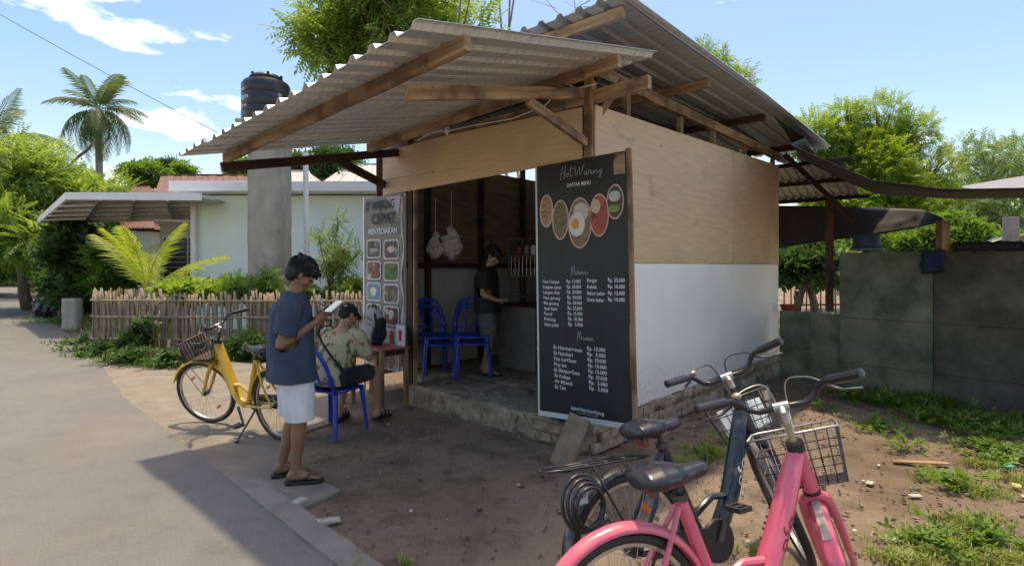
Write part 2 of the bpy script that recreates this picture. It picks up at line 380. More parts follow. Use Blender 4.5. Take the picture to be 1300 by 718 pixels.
# kerb strip along the near edge of the road (jagged inner side)
k0 = refine([(1.98, 0), (-.97, 2.95), (-2.1, 4.08)], .12, .008); k1 = refine([(2.2, .12), (-.83, 3.05), (-1.97, 4.2)], .12, .02)
sheet('kerb_strip', [(x-.0, y-.0) for x, y in k0]+k1[::-1], -.05, .034, M_kerb)
ap_in = [(-1.40, 3.62), (-1.28, 3.80), (-1.22, 3.92), (-1.38, 4.05), (-1.52, 4.22), (-1.75, 4.45), (-1.95, 4.85), (-2.1, 5.1), (-1.85, 5.6), (-1.9, 6.3), (-2.3, 7.4), (-3.4, 8.6), (-4.9, 9.3), (-6.9, 9.7)]
ap_out = [(-7.4, 9.75), (-4.73, 6.73), (-2.72, 4.73), (-2.11, 4.1)]
sheet('concrete_apron', refine(ap_in, .1, .05)+[(x-.12, y-.12) for x, y in ap_out], -.04, .014, M_apron)
# ------------------------------------------------------------------ warung (local frame: x along the front, y into the building)
WM = Matrix.Translation((.71, 4.73, 0)) @ Matrix.Rotation(R(-42.3), 4, 'Z')
def WP(x, y, z): return WM @ Vector((x, y, z))
shop = thing('food_stall', 'plywood and white panel food stall with corrugated roof and open front', 'shop', mat4=WM)
def beam(p0, p1, w_, h_, m, parent, name='beam', up=(0, 0, 1), bev=.004):
    p0, p1 = Vector(p0), Vector(p1); d, sd_, n = frame(p1-p0, up); ln = (p1-p0).length
    mb = MB(); ns = max(1, int(ln/.25))
    # slightly irregular sawn timber
    pts = [Vector((ln*k/ns, .006*mnoise.noise((k*.9+p0.x, p0.y, p0.z)), .006*mnoise.noise((k*.9, p1.x, 5)))) for k in range(ns+1)]
    vs = [p+Vector((0, a*w_/2, b*h_/2)) for p in pts for a, b in ((-1, -1), (1, -1), (1, 1), (-1, 1))]
    fs = [(0, 1, 2, 3), tuple(ns*4+k for k in (3, 2, 1, 0))]
    for i in range(ns):
        for k in range(4):
            l = (k+1) % 4; fs.append((i*4+k, i*4+4+k, i*4+4+l, i*4+l))
    mb.add(vs, fs)
    M4 = Matrix(((d.x, sd_.x, n.x, p0.x), (d.y, sd_.y, n.y, p0.y), (d.z, sd_.z, n.z, p0.z), (0, 0, 0, 1)))
    return link(name, mb.mesh(name), m, parent, bevel=bev, mat4=M4)
def rough_box(lo, hi, st, amp, seed=0):
    bm = bmesh.new(); bmesh.ops.create_cube(bm, size=1)
    c = [(a+b)/2 for a, b in zip(lo, hi)]; s_ = [b-a for a, b in zip(lo, hi)]
    for v in bm.verts: v.co = Vector([v.co[i]*s_[i]+c[i] for i in range(3)])
    for ax in range(3):
        n = max(1, int(s_[ax]/st))
        for k in range(1, n):
            p = [0, 0, 0]; p[ax] = lo[ax]+s_[ax]*k/n; nn = [0, 0, 0]; nn[ax] = 1
            bmesh.ops.bisect_plane(bm, geom=bm.verts[:]+bm.edges[:]+bm.faces[:], plane_co=p, plane_no=nn)
    bm.normal_update()
    for v in bm.verts:
        q = v.co*6; v.co += v.normal*amp*(mnoise.noise((q.x+seed, q.y, q.z))+.6*mnoise.noise((q.x*3, q.y*3+seed, q.z*3)))
    me = bpy.data.meshes.new('rough'); bm.to_mesh(me); bm.free(); return me
link('foundation', rough_box((-2.62, -.02, -.1), (0.0, .75, .215), .045, .02, 1), M_slab, shop, smooth=True)
link('floor_slab', rough_box((-3.42, .70, -.1), (-.02, 5.0, .209), .25, .004, 4), M_slab, shop, smooth=True)
# exposed brick base along the right-hand side
bk = [rough_box((-.03, -.098, -.03), (.03, .098, .045), .03, .006, s*3) for s in range(4)]
for c in range(3):
    for k in range(25):
        y = .05+k*.205+(.1 if c % 2 else 0)
        if y > 5.0 or (c == 2 and random.random() < .12): continue
        link('brick', bk[(k+c*3) % 4], M_brick, shop, mat4=Matrix.Translation((.012+random.uniform(-.012, .012), y, .042+c*.083)) @ Matrix.Rotation(random.uniform(-.05, .05), 4, 'Z'))
link('mortar_skirt', rough_box((-.02, .9, .16), (.05, 5.0, .268), .05, .016, 11), M_slab, shop, smooth=True)
link('mortar_skirt', rough_box((-.02, 1.9, -.05), (.075, 5.0, .12), .05, .03, 17), M_slab, shop, smooth=True)
for k in range(3):
    for c in range(2):
        link('brick', bk[(k+c) % 4], M_brick, shop, mat4=Matrix.Translation((-.12-k*.2-c*.09, -.035+random.uniform(-.01, .008), .05+c*.085)) @ Matrix.Rotation(R(90)+random.uniform(-.06, .06), 4, 'Z'))
def panel(name, m, x0, x1, y0, y1, zs, parent=shop, bev=.002):  # zs: (z0 at start, z1 at start, z0 at end, z1 at end)
    mb = MB(); a0, b0, a1, b1 = zs
    dx, dy = x1-x0, y1-y0; t = .012
    if abs(dx) > abs(dy): P = [(x0, y0), (x1, y0), (x1, y1), (x0, y1)]; Z = [(a0, b0), (a1, b1), (a1, b1), (a0, b0)]
    else: P = [(x0, y0), (x1, y0), (x1, y1), (x0, y1)]; Z = [(a0, b0), (a0, b0), (a1, b1), (a1, b1)]
    vs = [(x, y, z[0]) for (x, y), z in zip(P, Z)]+[(x, y, z[1]) for (x, y), z in zip(P, Z)]
    mb.add(vs, [(3, 2, 1, 0), (4, 5, 6, 7)]+[(i, (i+1) % 4, 4+(i+1) % 4, 4+i) for i in range(4)])
    return mb.build(name, m, parent, bevel=bev)
# right-hand wall: white panels below, plywood above
for y0, y1 in ((0, 2.435), (2.44, 4.99)): panel('white_panel', M_white, -.018, 0, y0, y1, (.262, 1.628, .262, 1.63))
zt = lambda y: 2.985+.03*y
for y0, y1, o in ((0, 1.82, .002), (1.823, 3.15, .0), (3.153, 4.99, .003)):
    panel('plywood_panel', M_ply, -.016+o, .004+o, y0, y1, (1.632, zt(y0), 1.634, zt(y1)))
# inner framing of that wall
for y in (.05, .62, 1.75, 2.65, 3.7, 4.9):
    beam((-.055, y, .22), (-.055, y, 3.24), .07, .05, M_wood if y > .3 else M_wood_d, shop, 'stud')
beam((-.03, -.45, 3.30), (-.03, 5.5, 3.29), .06, .11, M_wood, shop, 'wall_plate')
# front: plywood fascia over the opening
panel('plywood_panel', M_ply, -3.105, -2.113, -.016, 0, (2.66, 3.005, 2.655, 3.03))
panel('plywood_panel', M_ply, -3.105, -2.115, -.013, .003, (2.475, 2.657, 2.49, 2.652))
panel('plywood_panel', M_ply, -2.11, -.12, -.018, -.002, (2.49, 3.03, 2.53, 2.985))
beam((-.06, .02, .2), (-.06, .02, 3.42), .09, .07, M_wood, shop, 'corner_post', up=(1, 0, 0))
beam((-.015, -.03, 2.3), (-.015, -.03, 3.2), .025, .03, M_wood_p, shop, 'corner_post', up=(1, 0, 0))
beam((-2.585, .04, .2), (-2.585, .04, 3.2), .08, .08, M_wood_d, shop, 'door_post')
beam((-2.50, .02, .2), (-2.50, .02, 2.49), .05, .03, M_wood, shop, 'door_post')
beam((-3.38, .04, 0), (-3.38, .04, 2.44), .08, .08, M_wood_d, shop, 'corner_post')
beam((-3.3, .06, 3.02), (.52, .0, 3.06), .06, .11, M_wood, shop, 'front_beam')
beam((-2.4, .05, 3.17), (.0, .05, 3.25), .05, .09, M_wood_d, shop, 'front_beam')
beam((-.05, .06, 2.85), (.10, .30, 3.25), .04, .06, M_wood_p, shop, 'brace')
# left wall (seen from inside) and back wall
for y0, y1 in ((0.1, 1.95), (1.96, 3.6), (3.61, 4.98)):
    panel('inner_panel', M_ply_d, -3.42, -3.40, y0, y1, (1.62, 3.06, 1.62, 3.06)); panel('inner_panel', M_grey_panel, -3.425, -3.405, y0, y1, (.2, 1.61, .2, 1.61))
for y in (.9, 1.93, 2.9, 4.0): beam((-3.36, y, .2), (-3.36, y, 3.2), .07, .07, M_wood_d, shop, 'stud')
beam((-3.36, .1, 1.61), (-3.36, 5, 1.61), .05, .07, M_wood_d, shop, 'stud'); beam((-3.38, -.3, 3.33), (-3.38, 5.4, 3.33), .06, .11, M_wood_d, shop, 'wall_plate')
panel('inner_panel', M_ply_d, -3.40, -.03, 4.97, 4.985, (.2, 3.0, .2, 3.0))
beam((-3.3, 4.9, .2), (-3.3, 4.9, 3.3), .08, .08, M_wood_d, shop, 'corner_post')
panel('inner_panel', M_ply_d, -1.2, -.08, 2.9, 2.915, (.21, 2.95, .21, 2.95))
# roof sheets: trapezoidal ribs running along local y
def corr(x0, x1, y0, y1, zf, pitch=.187, depth=.034, ny=8, phase=0.0, th=.0012):
    xs = []; k = math.floor((x0-phase)/pitch)-1
    while True:
        b = phase+k*pitch
        for u, h in ((0, 0), (.30, 0), (.42, 1), (.62, 1), (.74, 0)):
            x = b+u*pitch
            if x0-1e-9 <= x <= x1+1e-9: xs.append((x, h*depth))
        k += 1
        if b > x1: break
    hh = lambda x: 0
    if xs[0][0] > x0+1e-4: xs.insert(0, (x0, 0))
    if xs[-1][0] < x1-1e-4: xs.append((x1, 0))
    vs = []; n = len(xs)
    for j in range(ny+1):
        y = y0+(y1-y0)*j/ny
        for x, h in xs: vs.append((x, y, zf(x, y)+h+.004*mnoise.noise((x*2, y*2.5, phase))))
    fs = [(j*n+i, j*n+i+1, (j+1)*n+i+1, (j+1)*n+i) for j in range(ny) for i in range(n-1)]
    m = len(vs); vs2 = [(x, y, z-.0022) for x, y, z in vs]
    fs2 = [tuple(i+m for i in f[::-1]) for f in fs]
    ed = [(i, i+1) for i in range(n-1)]+[(ny*n+i+1, ny*n+i) for i in range(n-1)]+[((j+1)*n, j*n) for j in range(ny)]+[(j*n+n-1, (j+1)*n+n-1) for j in range(ny)]
    return MB().add(vs+vs2, fs+fs2+[(b_, a_, a_+m, b_+m) for a_, b_ in ed])
def zroof(x, y):
    ys = [-.5, .38, 1.66, 3.57, 5.5, 9]; zs = [3.55, 3.525, 3.515, 3.51, 3.40, 3.2]
    return float(np.interp(y, ys, zs)) - .006*x
n = 6
for k in range(n):
    x1 = .56-k*.748; x0 = max(x1-.80, -3.95)
    for y0, y1, o in ((-.52, 2.6, .005), (2.45, 5.5, 0)):
        corr(x0, x1, y0+random.uniform(-.015, .015), y1, lambda x, y, o=o, k=k: zroof(x, y)+o+k*.0035, phase=.1).build('roof_sheet', M_zinc2, shop, smooth=False)
# folded edge flashing on the right verge
MB().bar((.575, -.54, 3.575), (.575, 2.5, 3.54), .05, .006).bar((.575, 2.5, 3.54), (.575, 5.5, 3.425), .05, .006).build('edge_flashing', M_zinc, shop)
for y in (-.36, 1.55, 3.25, 5.0):
    z = zroof(0, y)-.045
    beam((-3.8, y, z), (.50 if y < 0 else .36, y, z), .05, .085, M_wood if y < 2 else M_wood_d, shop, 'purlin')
# awning
def zaw(x, y): return 2.75+.223*(y+2.334)+(x-.554)*.053
for k in range(5):
    x1 = .56-k*.70; x0 = max(x1-.75, -2.85)
    corr(x0, x1, -2.334+random.uniform(-.02, .02), .06, lambda x, y, k=k: zaw(x, y)+k*.004, phase=.07, depth=.032).build('awning_sheet', M_zinc, shop)
def aw_beam(y, x0, x1, nm, w_=.05, h_=.10, m=M_wood, dz=0): return beam((x0, y, zaw(x0, y)-h_/2-.004-dz), (x1, y, zaw(x1, y)-h_/2-.004-dz), w_, h_, m, shop, nm)
aw_beam(-1.97, -2.78, .52, 'purlin', .05, .085); aw_beam(-.42, -2.8, .50, 'purlin', .05, .10)
for x, m in ((-.10, M_wood), (-2.80, M_wood_d)):
    beam((x, -1.9 if x > -1 else -2.0, zaw(x, -2.0)-.125), (x, .12, zaw(x, .1)-.125), .05, .09, m, shop, 'rafter')
beam((-.12, -.75, zaw(-.1, -.7)-.20), (-.06, -.045, 2.66), .045, .07, M_wood, shop, 'brace')
beam((-2.80, -.80, zaw(-2.8, -.8)-.16), (-3.05, -.03, 2.60), .05, .09, M_wood_d, shop, 'brace')
beam((-3.3, -.12, 2.98), (-2.85, .2, 2.98), .05, .07, M_wood_p, shop, 'rafter')
# lamp cable and small lamp under the awning
MB().tube([(-2.4, -.03, 3.04), (-2.1, -.05, 3.10), (-1.9, -.04, 3.06), (-1.5, -.05, 3.05), (-.9, -.05, 3.02), (-.5, -.06, 3.06), (-.25, -.10, 3.2), (-.1, -.12, 3.12), (0.05, -.05, 3.14)], .006, 6).build('cable', M_trim, shop, smooth=True)
MB().lathe([(.02, .05), (.028, .02), (.024, -.02), (.008, -.045)], (-1.86, -.05, 3.06), 12).build('lamp_bulb', M_trim, shop, smooth=True)
# ------------------------------------------------------------------ lean-to roof behind, tarpaulins, posts
lean = thing('lean_to_roof', 'low corrugated lean-to roof behind the stall beside the black nets', 'roof', mat4=WM)
zl = lambda x, y: 3.26-.36*(y-5.1)
for k in range(3):
    x1 = .80-k*.72; corr(x1-.76, x1, 5.35, 6.6, lambda x, y, k=k: zl(x, y)+k*.004, phase=.03, pitch=.12, depth=.026, ny=4).build('roof_sheet', M_zinc2, lean)
for y in (5.25, 5.85, 6.45): beam((-1.2, y, zl(0, y)-.04), (.95, y, zl(0, y)-.04), .05, .06, M_wood_d, lean, 'purlin')
a = WM.inverted() @ at(996, 196, 8.2); b = WM.inverted() @ at(1085, 281, 7.9)
beam(a, b, .05, .07, M_wood_d, lean, 'rafter'); 
pst = thing('timber_post', 'thin dark red timber post standing on the low wall under the lean-to', 'post', at(1053, 395, 8.35))
beam((0, 0, 0), (0, 0, 1.7), .085, .085, wood('red_timber', (.12, .04, .03), (.05, .018, .014)), pst, 'shaft')
def cloth_sheet(name, top, bot, nu, m, sag=.0, label='', cat='tarpaulin', amp=.03, th=.004, seed=0):
    T = [Vector(p) for p in top]; Bm = [Vector(p) for p in bot]
    def pl(P, t):
        s_ = t*(len(P)-1); i = min(int(s_), len(P)-2); return P[i].lerp(P[i+1], s_-i)
    nv_ = 10; vs = []
    for i in range(nu+1):
        a_, b_ = pl(T, i/nu), pl(Bm, i/nu)
        for j in range(nv_+1):
            u = j/nv_; p = a_.lerp(b_, u); p.z -= sag*4*u*(1-u)
            q = mnoise.noise((i*.6+seed, u*2.5, seed)); p.y += amp*q*math.sin(math.pi*u); p.z += amp*.5*mnoise.noise((i*.5, u*3, seed+4))*math.sin(math.pi*u)
            vs.append(p)
    k = nv_+1; fs = [(i*k+j, i*k+j+1, (i+1)*k+j+1, (i+1)*k+j) for i in range(nu) for j in range(nv_)]
    o = MB().add(vs, fs).build(name, m, smooth=True)
    md = o.modifiers.new('thickness', 'SOLIDIFY'); md.thickness = th
    return tag(o, label, cat)
cloth_sheet('tarpaulin', [at(985, 261, 9.2), at(1060, 262, 9.1), at(1130, 264, 9.0), at(1172, 266, 8.6), at(1196, 276, 8.0)],
            [at(985, 316, 9.3), at(1030, 308, 9.2), at(1100, 300, 9.0), at(1160, 290, 8.6), at(1198, 281, 8.0)], 36, M_tarp, 0, 'black tarpaulin hanging as a curtain below the lean-to roof', amp=.03)
M_net = mat('black_shade_net', (.022, .023, .027), .75, 0, .3, 20, .3, 90)
cloth_sheet('shade_net', [WP(.50, 3.1, 3.43), WP(.56, 4.3, 3.36), at(1003, 183, 6.9), at(1058, 208, 6.1), at(1110, 229, 5.6), at(1200, 240, 5.3), at(1310, 238, 5.0), (6.6, 4.5, 2.5)],
            [WP(.25, 5.3, 3.36), WP(.4, 5.6, 3.3), at(1020, 204, 9.0), at(1064, 226, 9.0), at(1112, 246, 8.8), at(1205, 252, 8.4), at(1310, 251, 8.2), (9, 7.8, 2.7)], 44, M_net, .02, 'black shade net stretched from the stall eave over the grey wall', 'shade net', amp=.05)
gm = NM('grey_netting'); gm.col((.3, .32, .36)); gm.set(Roughness=.8); gtr = gm.n('ShaderNodeBsdfTransparent'); gmx = gm.n('ShaderNodeMixShader'); gmx.inputs[0].default_value = .65
gm.l(gtr.outputs[0], gmx.inputs[1]); gm.l(gm.b.outputs[0], gmx.inputs[2]); gm.l(gmx.outputs[0], gm.o.inputs[0])
cloth_sheet('shade_net', [at(1222, 236, 12), at(1262, 229, 12.5), at(1320, 220, 13)], [at(1222, 238, 11), at(1262, 243, 10.6), at(1320, 244, 10)], 14, gm.m, 0, 'thin grey see-through shade net beyond the black one', 'shade net', amp=.04)

# ------------------------------------------------------------------ block wall
wa, wb = V(4.37, 7.32, 0), V(7.2, 3.70, 0)
wd = (wb-wa).normalized(); ang = math.atan2(wd.y, wd.x)
wall = thing('garden_wall', 'grey rendered panel wall with mossy courses to the right of the stall', 'wall', wa, ang)
k = 0; x = 0
while x < 4.4:
    wid = [1.02, .98, 1.05, .95][k % 4]
    for z0, z1 in ((-.1, .34), (.345, .93), (.935, 1.78)):
        me = rough_box((x+.004, -.06, z0), (x+wid-.004, .06, z1-(0 if z1 < 1 else 0)), .09, .006, k*7+z0*13)
        if z1 > 1.5:
            for v in me.vertices:
                if v.co.z > 1.7: v.co.z += .035*mnoise.noise((v.co.x*3, 1, 5))+.02*mnoise.noise((v.co.x*11, 1, 5))
        mm = M_block2 if (x > .95 and x < 3.3) else M_block1
        link('wall_panel', me, mm, wall, smooth='auto', mat4=Matrix.Translation((0, random.uniform(-.006, .006), 0)))
    x += wid; k += 1
low = thing('low_wall', 'low grey wall between the stall corner and the tall grey wall', 'wall', (4.37+.04, 7.28, 0), math.atan2(.66, -.42))
for k in range(2):
    for z0, z1 in ((-.1, .45), (.455, .96)):
        link('wall_panel', rough_box((.02+k*.44, -.05, z0), (.455+k*.44, .05, z1), .08, .006, k+z0*5), M_block1, low, smooth='auto')
ps = thing('post_stub', 'short weathered timber post stub standing on the grey wall', 'post', at(1197, 319, 6.45)); beam((0, 0, -.03), (0, 0, .36), .10, .1, M_wood_p, ps, 'shaft')
ps = thing('post_stub', 'pale concrete post beyond the grey wall beside the plastic greenhouse', 'post', at(1283, 400, 9)); beam((0, 0, -.6), (0, 0, 1.6), .16, .14, M_conc, ps, 'shaft')
# blue tub on wall, rolled net on wall
tub = thing('plastic_tub', 'faded blue plastic tub upside down on top of the grey wall', 'tub', at(1100, 316, 7.3))
MB().lathe([(.19, 0), (.185, .03), (.165, .05), (.15, .20), (.14, .215), (.06, .22)], (0, 0, -.02), 20).build('bowl', mat('faded_blue', (.018, .045, .075), .6), tub, smooth='auto')
MB().tube([(.195*math.cos(t), .195*math.sin(t), -.005) for t in np.linspace(0, 2*math.pi, 20, endpoint=False)], .012, 6, True).build('rim', mat('pale_blue', (.15, .22, .3), .5), tub, smooth=True)
pts = []
p0 = at(1212, 313, 6.35); p1 = at(1330, 312, 5.7)
for i in range(30):
    t = i/29; p = p0.lerp(p1, t); p.z += .02*mnoise.noise((i*.7, 0, 0)); pts.append(p)
o = MB().tube(pts, [.055+.03*mnoise.noise((i*.8, 4, 0)) for i in range(30)], 9).build('rolled_net', M_cloth_black, smooth=True); tag(o, 'rolled black netting lying along the top of the grey wall', 'netting')
rag = MB(); o = link('rag', rough_box((-.10, -.02, -.22), (.11, .03, .03), .025, .045, 3), mat('blue_rag', (.012, .015, .06), .9), smooth=True); o.location = at(1184, 322, 6.42); o.rotation_euler = (0, 0, ang); tag(o, 'dark blue rag hanging over the top of the grey wall', 'rag')
# ------------------------------------------------------------------ text helper
def text_mesh(s_, bold=0.0, extr=0.0):
    cu = bpy.data.curves.new('txt', 'FONT'); cu.body = s_; cu.resolution_u = 2; cu.offset = bold; cu.extrude = extr; cu.size = 1
    o = bpy.data.objects.new('txt', cu); COL.objects.link(o); dg = bpy.context.evaluated_depsgraph_get(); dg.update()
    me = bpy.data.meshes.new_from_object(o.evaluated_get(dg)); bpy.data.objects.remove(o); return me
def put_text(s_, parent, m, origin, ex, ey, width, height, name='lettering', off=.001, bold=0.0, sub=None):
    """flat print: lower-left corner at origin, ex along the line, ey up; fitted to width x height"""
    me = text_mesh(s_, bold); xs = [v.co.x for v in me.vertices]; ys = [v.co.y for v in me.vertices]
    x0, x1 = min(xs), max(xs); y0 = min(0, min(ys)); ch = .73
    origin, ex, ey = Vector(origin), Vector(ex).normalized(), Vector(ey).normalized(); n = ex.cross(ey).normalized()
    for v in me.vertices: v.co = origin+ex*((v.co.x-x0)/(x1-x0)*width)+ey*(v.co.y/ch*height)+n*off
    return link(name, me, m, sub or parent)
# ------------------------------------------------------------------ menu banner
ban = thing('menu_banner', 'tall dark food menu banner with round dish pictures leaning at the stall corner', 'banner', mat4=WM)
BY = -.062; Wi = WM.inverted()
def bpos(px, py):   # point on the banner plane
    o_ = Wi @ Vector((0, 0, 1.6)); d_ = (Wi.to_3x3() @ Vector(((px-650)/700, 1, -(py-338)/700))); t_ = (BY-o_.y)/d_.y
    p = o_+d_*t_; return p
TL, TR, BL, BR = bpos(680, 212), bpos(795, 191), bpos(684, 526), bpos(803, 545)
cb = NM('banner_print'); c1 = cb.mix(cb.ramp(cb.noise(2.2, 4, .6, (1.5, 1, .5)), .35, .75), (.007, .009, .013), (.010, .021, .026)); cb.col(c1); cb.set(Roughness=.5)
cb.l(cb.bump(cb.noise(3.0, 3, .5, (2.5, 1, .7)), .5, .02), cb.b.inputs['Normal'])
nu, nv = 14, 24; vs = []; 
for j in range(nv+1):
    for i in range(nu+1):
        u, v_ = i/nu, j/nv; p = (TL.lerp(TR, u)).lerp(BL.lerp(BR, u), v_)
        vs.append((p.x, p.y, p.z))
MB().add(vs, [(j*(nu+1)+i, (j+1)*(nu+1)+i, (j+1)*(nu+1)+i+1, j*(nu+1)+i+1) for j in range(nv) for i in range(nu)]).build('printed_sheet', cb.m, ban, smooth=True)
M_bwhite = mat('banner_white', (.55, .58, .6), .5, 0, .05, 4, .05, 20); M_ink = mat('white_ink', (.62, .64, .66), .6, 0, .03, 4, 0); M_ink2 = mat('grey_ink', (.33, .36, .38), .6, 0, .03, 4, 0)
ez = Vector((0, 0, 1)); exb = Vector((1, 0, 0)); off = -.0015
def edge_strip(a, b, wid, nm, m=M_bwhite, th=.006):
    return MB().bar(a, b, th, wid, up=(0, 0, 1) if abs((b-a).z) < .3 else (1, 0, 0)).build(nm, m, ban)
edge_strip(BL+V(.0, -.002, .02), BR+V(0, -.002, .02), .045, 'white_border'); edge_strip(BL+V(.008, -.004, -.0), TL+V(.008, -.004, 0), .018, 'white_border')
beam(BR+V(.012, .015, -.03), TR+V(.012, .015, .02), .03, .045, M_wood_p, ban, 'frame_post', up=(1, 0, 0))
beam(TL+V(0, .02, -.02), TR+V(0, .02, -.04), .02, .04, M_wood_d, ban, 'frame_rail'); beam(BL+V(0.02, .02, .03), BR+V(0, .02, .03), .02, .04, M_wood_d, ban, 'frame_rail')
beam(BL+V(0.03, .02, 0), TL+V(.03, .02, -.02), .03, .04, M_wood_d, ban, 'frame_post', up=(1, 0, 0))
tp = TR+V(-.06, -.006, -.10); MB().box(tp, (.10, .012, .17)).build('corner_plate', M_wood, ban)
def btext(s_, pxa, pxb, py, hpx, m=M_ink, bold=0, nm='menu_line'):
    a_, b_ = bpos(pxa, py), bpos(pxb, py); w_ = b_.x-a_.x
    Y_ = (WM @ a_).y; h_ = hpx*Y_/700
    put_text(s_, ban, m, (a_.x, BY-.002, a_.z), (1, 0, 0), (0, 0, 1), w_, h_, nm, .0, bold)
def bell(px, py, wpx, hpx, m, nm, k, seg=28, sub=None, th=.0006):
    c = bpos(px, py); a_ = bpos(px-wpx, py); rx = c.x-a_.x; rz = hpx*(WM @ c).y/700
    return MB().add([(c.x+rx*math.cos(t), BY-.0015-k*.0012, c.z+rz*math.sin(t)) for t in np.linspace(0, 2*math.pi, seg, endpoint=False)]+[(c.x, BY-.0015-k*.0012, c.z)],
                    [(i, (i+1) % seg, seg) for i in range(seg)]).build(nm, m, sub or ban)
M_pink = mat('pink_ring_print', (.55, .36, .31), .5, 0, .05, 4, 0)
def food(name, c1, c2, c3, s_=30):
    m = NM(name); a = m.mix(m.ramp(m.noise(s_, 3, .6), .42, .58), c1, c2); m.col(m.mix(m.ramp(m.noise(s_*.6, 2, .5, off=7), .56, .66), a, c3)); m.set(Roughness=.45); return m.m
D = [(694, 268, 8.5, 21, food('dish_print_a', (.28, .12, .06), (.42, .26, .14), (.08, .16, .04))), (712, 279, 10.5, 25.5, food('dish_print_b', (.10, .07, .04), (.24, .17, .09), (.05, .08, .03), 60)),
     (736.5, 283, 14.8, 32.5, food('dish_print_c', (.16, .09, .05), (.25, .16, .09), (.07, .10, .04), 45)), (761, 273, 12.3, 27.5, food('dish_print_d', (.32, .035, .02), (.42, .09, .05), (.13, .015, .01), 34)), (781, 256, 11, 22.5, food('dish_print_e', (.035, .03, .02), (.09, .07, .04), (.10, .16, .06), 40))]
for i, (px, py, a_, b_, m) in enumerate(D):
    kk = 1 if i % 2 == 0 else 4
    bell(px, py, a_, b_, M_pink, 'dish_ring', kk+(2 if i == 2 else 0)); bell(px, py, a_-1.5, b_-2.2, m, 'dish_picture', kk+1+(2 if i == 2 else 0))
M_egg = mat('egg_white_print', (.62, .62, .58), .5, 0, .05, 8, 0); M_yolk = mat('yolk_print', (.62, .27, .05), .5, 0, .08, 8, 0)
M_rice = mat('rice_print', (.42, .48, .42), .5, 0, .2, 30, 0)
bell(738, 269, 9.5, 12, M_rice, 'dish_picture', 5); bell(733, 285, 10, 15, M_egg, 'dish_picture', 6); bell(731, 284, 4.6, 7, M_yolk, 'dish_picture', 7)
bell(757, 262, 6, 9, mat('cream_print', (.5, .42, .28), .5, 0, .1, 20, 0), 'dish_picture', 6); bell(766, 275, 5, 9, mat('sausage_print', (.30, .05, .03), .4, 0, .2, 10, 0), 'dish_picture', 7)
bell(781, 249, 7.5, 7, M_rice, 'dish_picture', 7); bell(780, 265, 7.5, 4.5, mat('lettuce_print', (.18, .26, .08), .5, 0, .3, 30, 0), 'dish_picture', 7)
# handwritten headings as thin strokes
def strokes(lines, pxa, pxb, py, hpx, m, r=.0022, nm='script_heading'):
    a_, b_ = bpos(pxa, py), bpos(pxb, py); w_ = b_.x-a_.x; h_ = hpx*(WM @ a_).y/700; mx_ = max(p[0] for l in lines for p in l); mb = MB()
    for l in lines:
        pts = []
        for i in range(len(l)-1):
            for t in (0, .33, .66):
                p0_, p1_ = l[max(i-1, 0)], l[i]; p2_, p3_ = l[i+1], l[min(i+2, len(l)-1)]
                q = [.5*((2*p1_[j])+(-p0_[j]+p2_[j])*t+(2*p0_[j]-5*p1_[j]+4*p2_[j]-p3_[j])*t*t+(-p0_[j]+3*p1_[j]-3*p2_[j]+p3_[j])*t**3) for j in (0, 1)]; pts.append(q)
        pts.append(l[-1])
        mb.tube([(a_.x+x_/mx_*w_, BY-.003, a_.z+y_*h_) for x_, y_ in pts], r, 4)
    mb.build(nm, m, ban)
def cursive(word):
    G = {'H': [[(.1, -.35), (.55, 1.5)], [(.75, -.3), (1.1, 1.6)], [(.1, .5), (1.1, .65)]], 'W': [[(0, 1.3), (.25, 0), (.8, 1.2), (.95, 0), (1.7, 1.5)]], 'M': [[(0, -.5), (.35, 1.6), (.6, 0), (1.0, 1.6), (1.25, -.1)]],
         'o': [[(.45, .5), (.15, .45), (.05, .1), (.35, 0), (.5, .3), (.4, .5), (.7, .4)]], 't': [[(.35, 1.4), (.15, .2), (.35, 0), (.6, .2)], [(-.1, .9), (.75, 1.1)]], 'a': [[(.45, .45), (.1, .35), (.1, 0), (.4, .1), (.48, .5), (.5, .05), (.7, .1)]],
         'r': [[(0, .1), (.15, .5), (.2, .4), (.45, .5), (.4, .1), (.6, .1)]], 'u': [[(0, .4), (.08, 0), (.35, .1), (.42, .45), (.45, .05), (.65, .1)]], 'n': [[(0, 0), (.08, .45), (.12, .2), (.35, .48), (.42, 0), (.65, .1)]],
         'g': [[(.45, .45), (.1, .35), (.15, .05), (.42, .2), (.45, .45), (.35, -.5), (.05, -.45), (.65, .1)]], 'k': [[(.1, 0), (.3, 1.3)], [(.1, .25), (.45, .5), (.25, .25), (.6, 0)]], 'i': [[(.05, .4), (.1, 0), (.3, .1)]], 'm': [[(0, 0), (.08, .45), (.1, .2), (.3, .48), (.33, .05), (.55, .48), (.6, 0), (.85, .1)]], ' ': []}
    x_ = 0; out = []
    for c in word:
        ls = G[c]; out += [[(p[0]+x_, p[1]) for p in l] for l in ls]; x_ += (max([p[0] for l in ls for p in l]) if ls else .3)*.98
    return out
strokes(cursive('Hot Warung'), 711, 765, 226, 9, M_ink2, .0024); btext('DAFTAR MENU', 720, 750, 237.5, 4.8, M_ink, .02)
strokes(cursive('Makanan'), 725, 747, 348, 7, M_ink2); strokes(cursive('Minuman'), 733, 754, 430, 6.5, M_ink2)
rows = [('Nasi Campur', 'Rp. 15.000'), ('Lalapan ayam', 'Rp. 30.000'), ('Lalapan ikan', 'Rp. 30.000'), ('Nasi goreng', 'Rp. 30.000'), ('Mie goreng', 'Rp. 30.000'), ('Ayam bakar', 'Rp. 35.000'), ('Pecel', 'Rp. 15.000'), ('Pelcing', 'Rp. 10.000'), ('Nasi putih', 'Rp.  5.000')]
wn = [21, 23, 21, 21, 19, 17, 10, 14, 18]
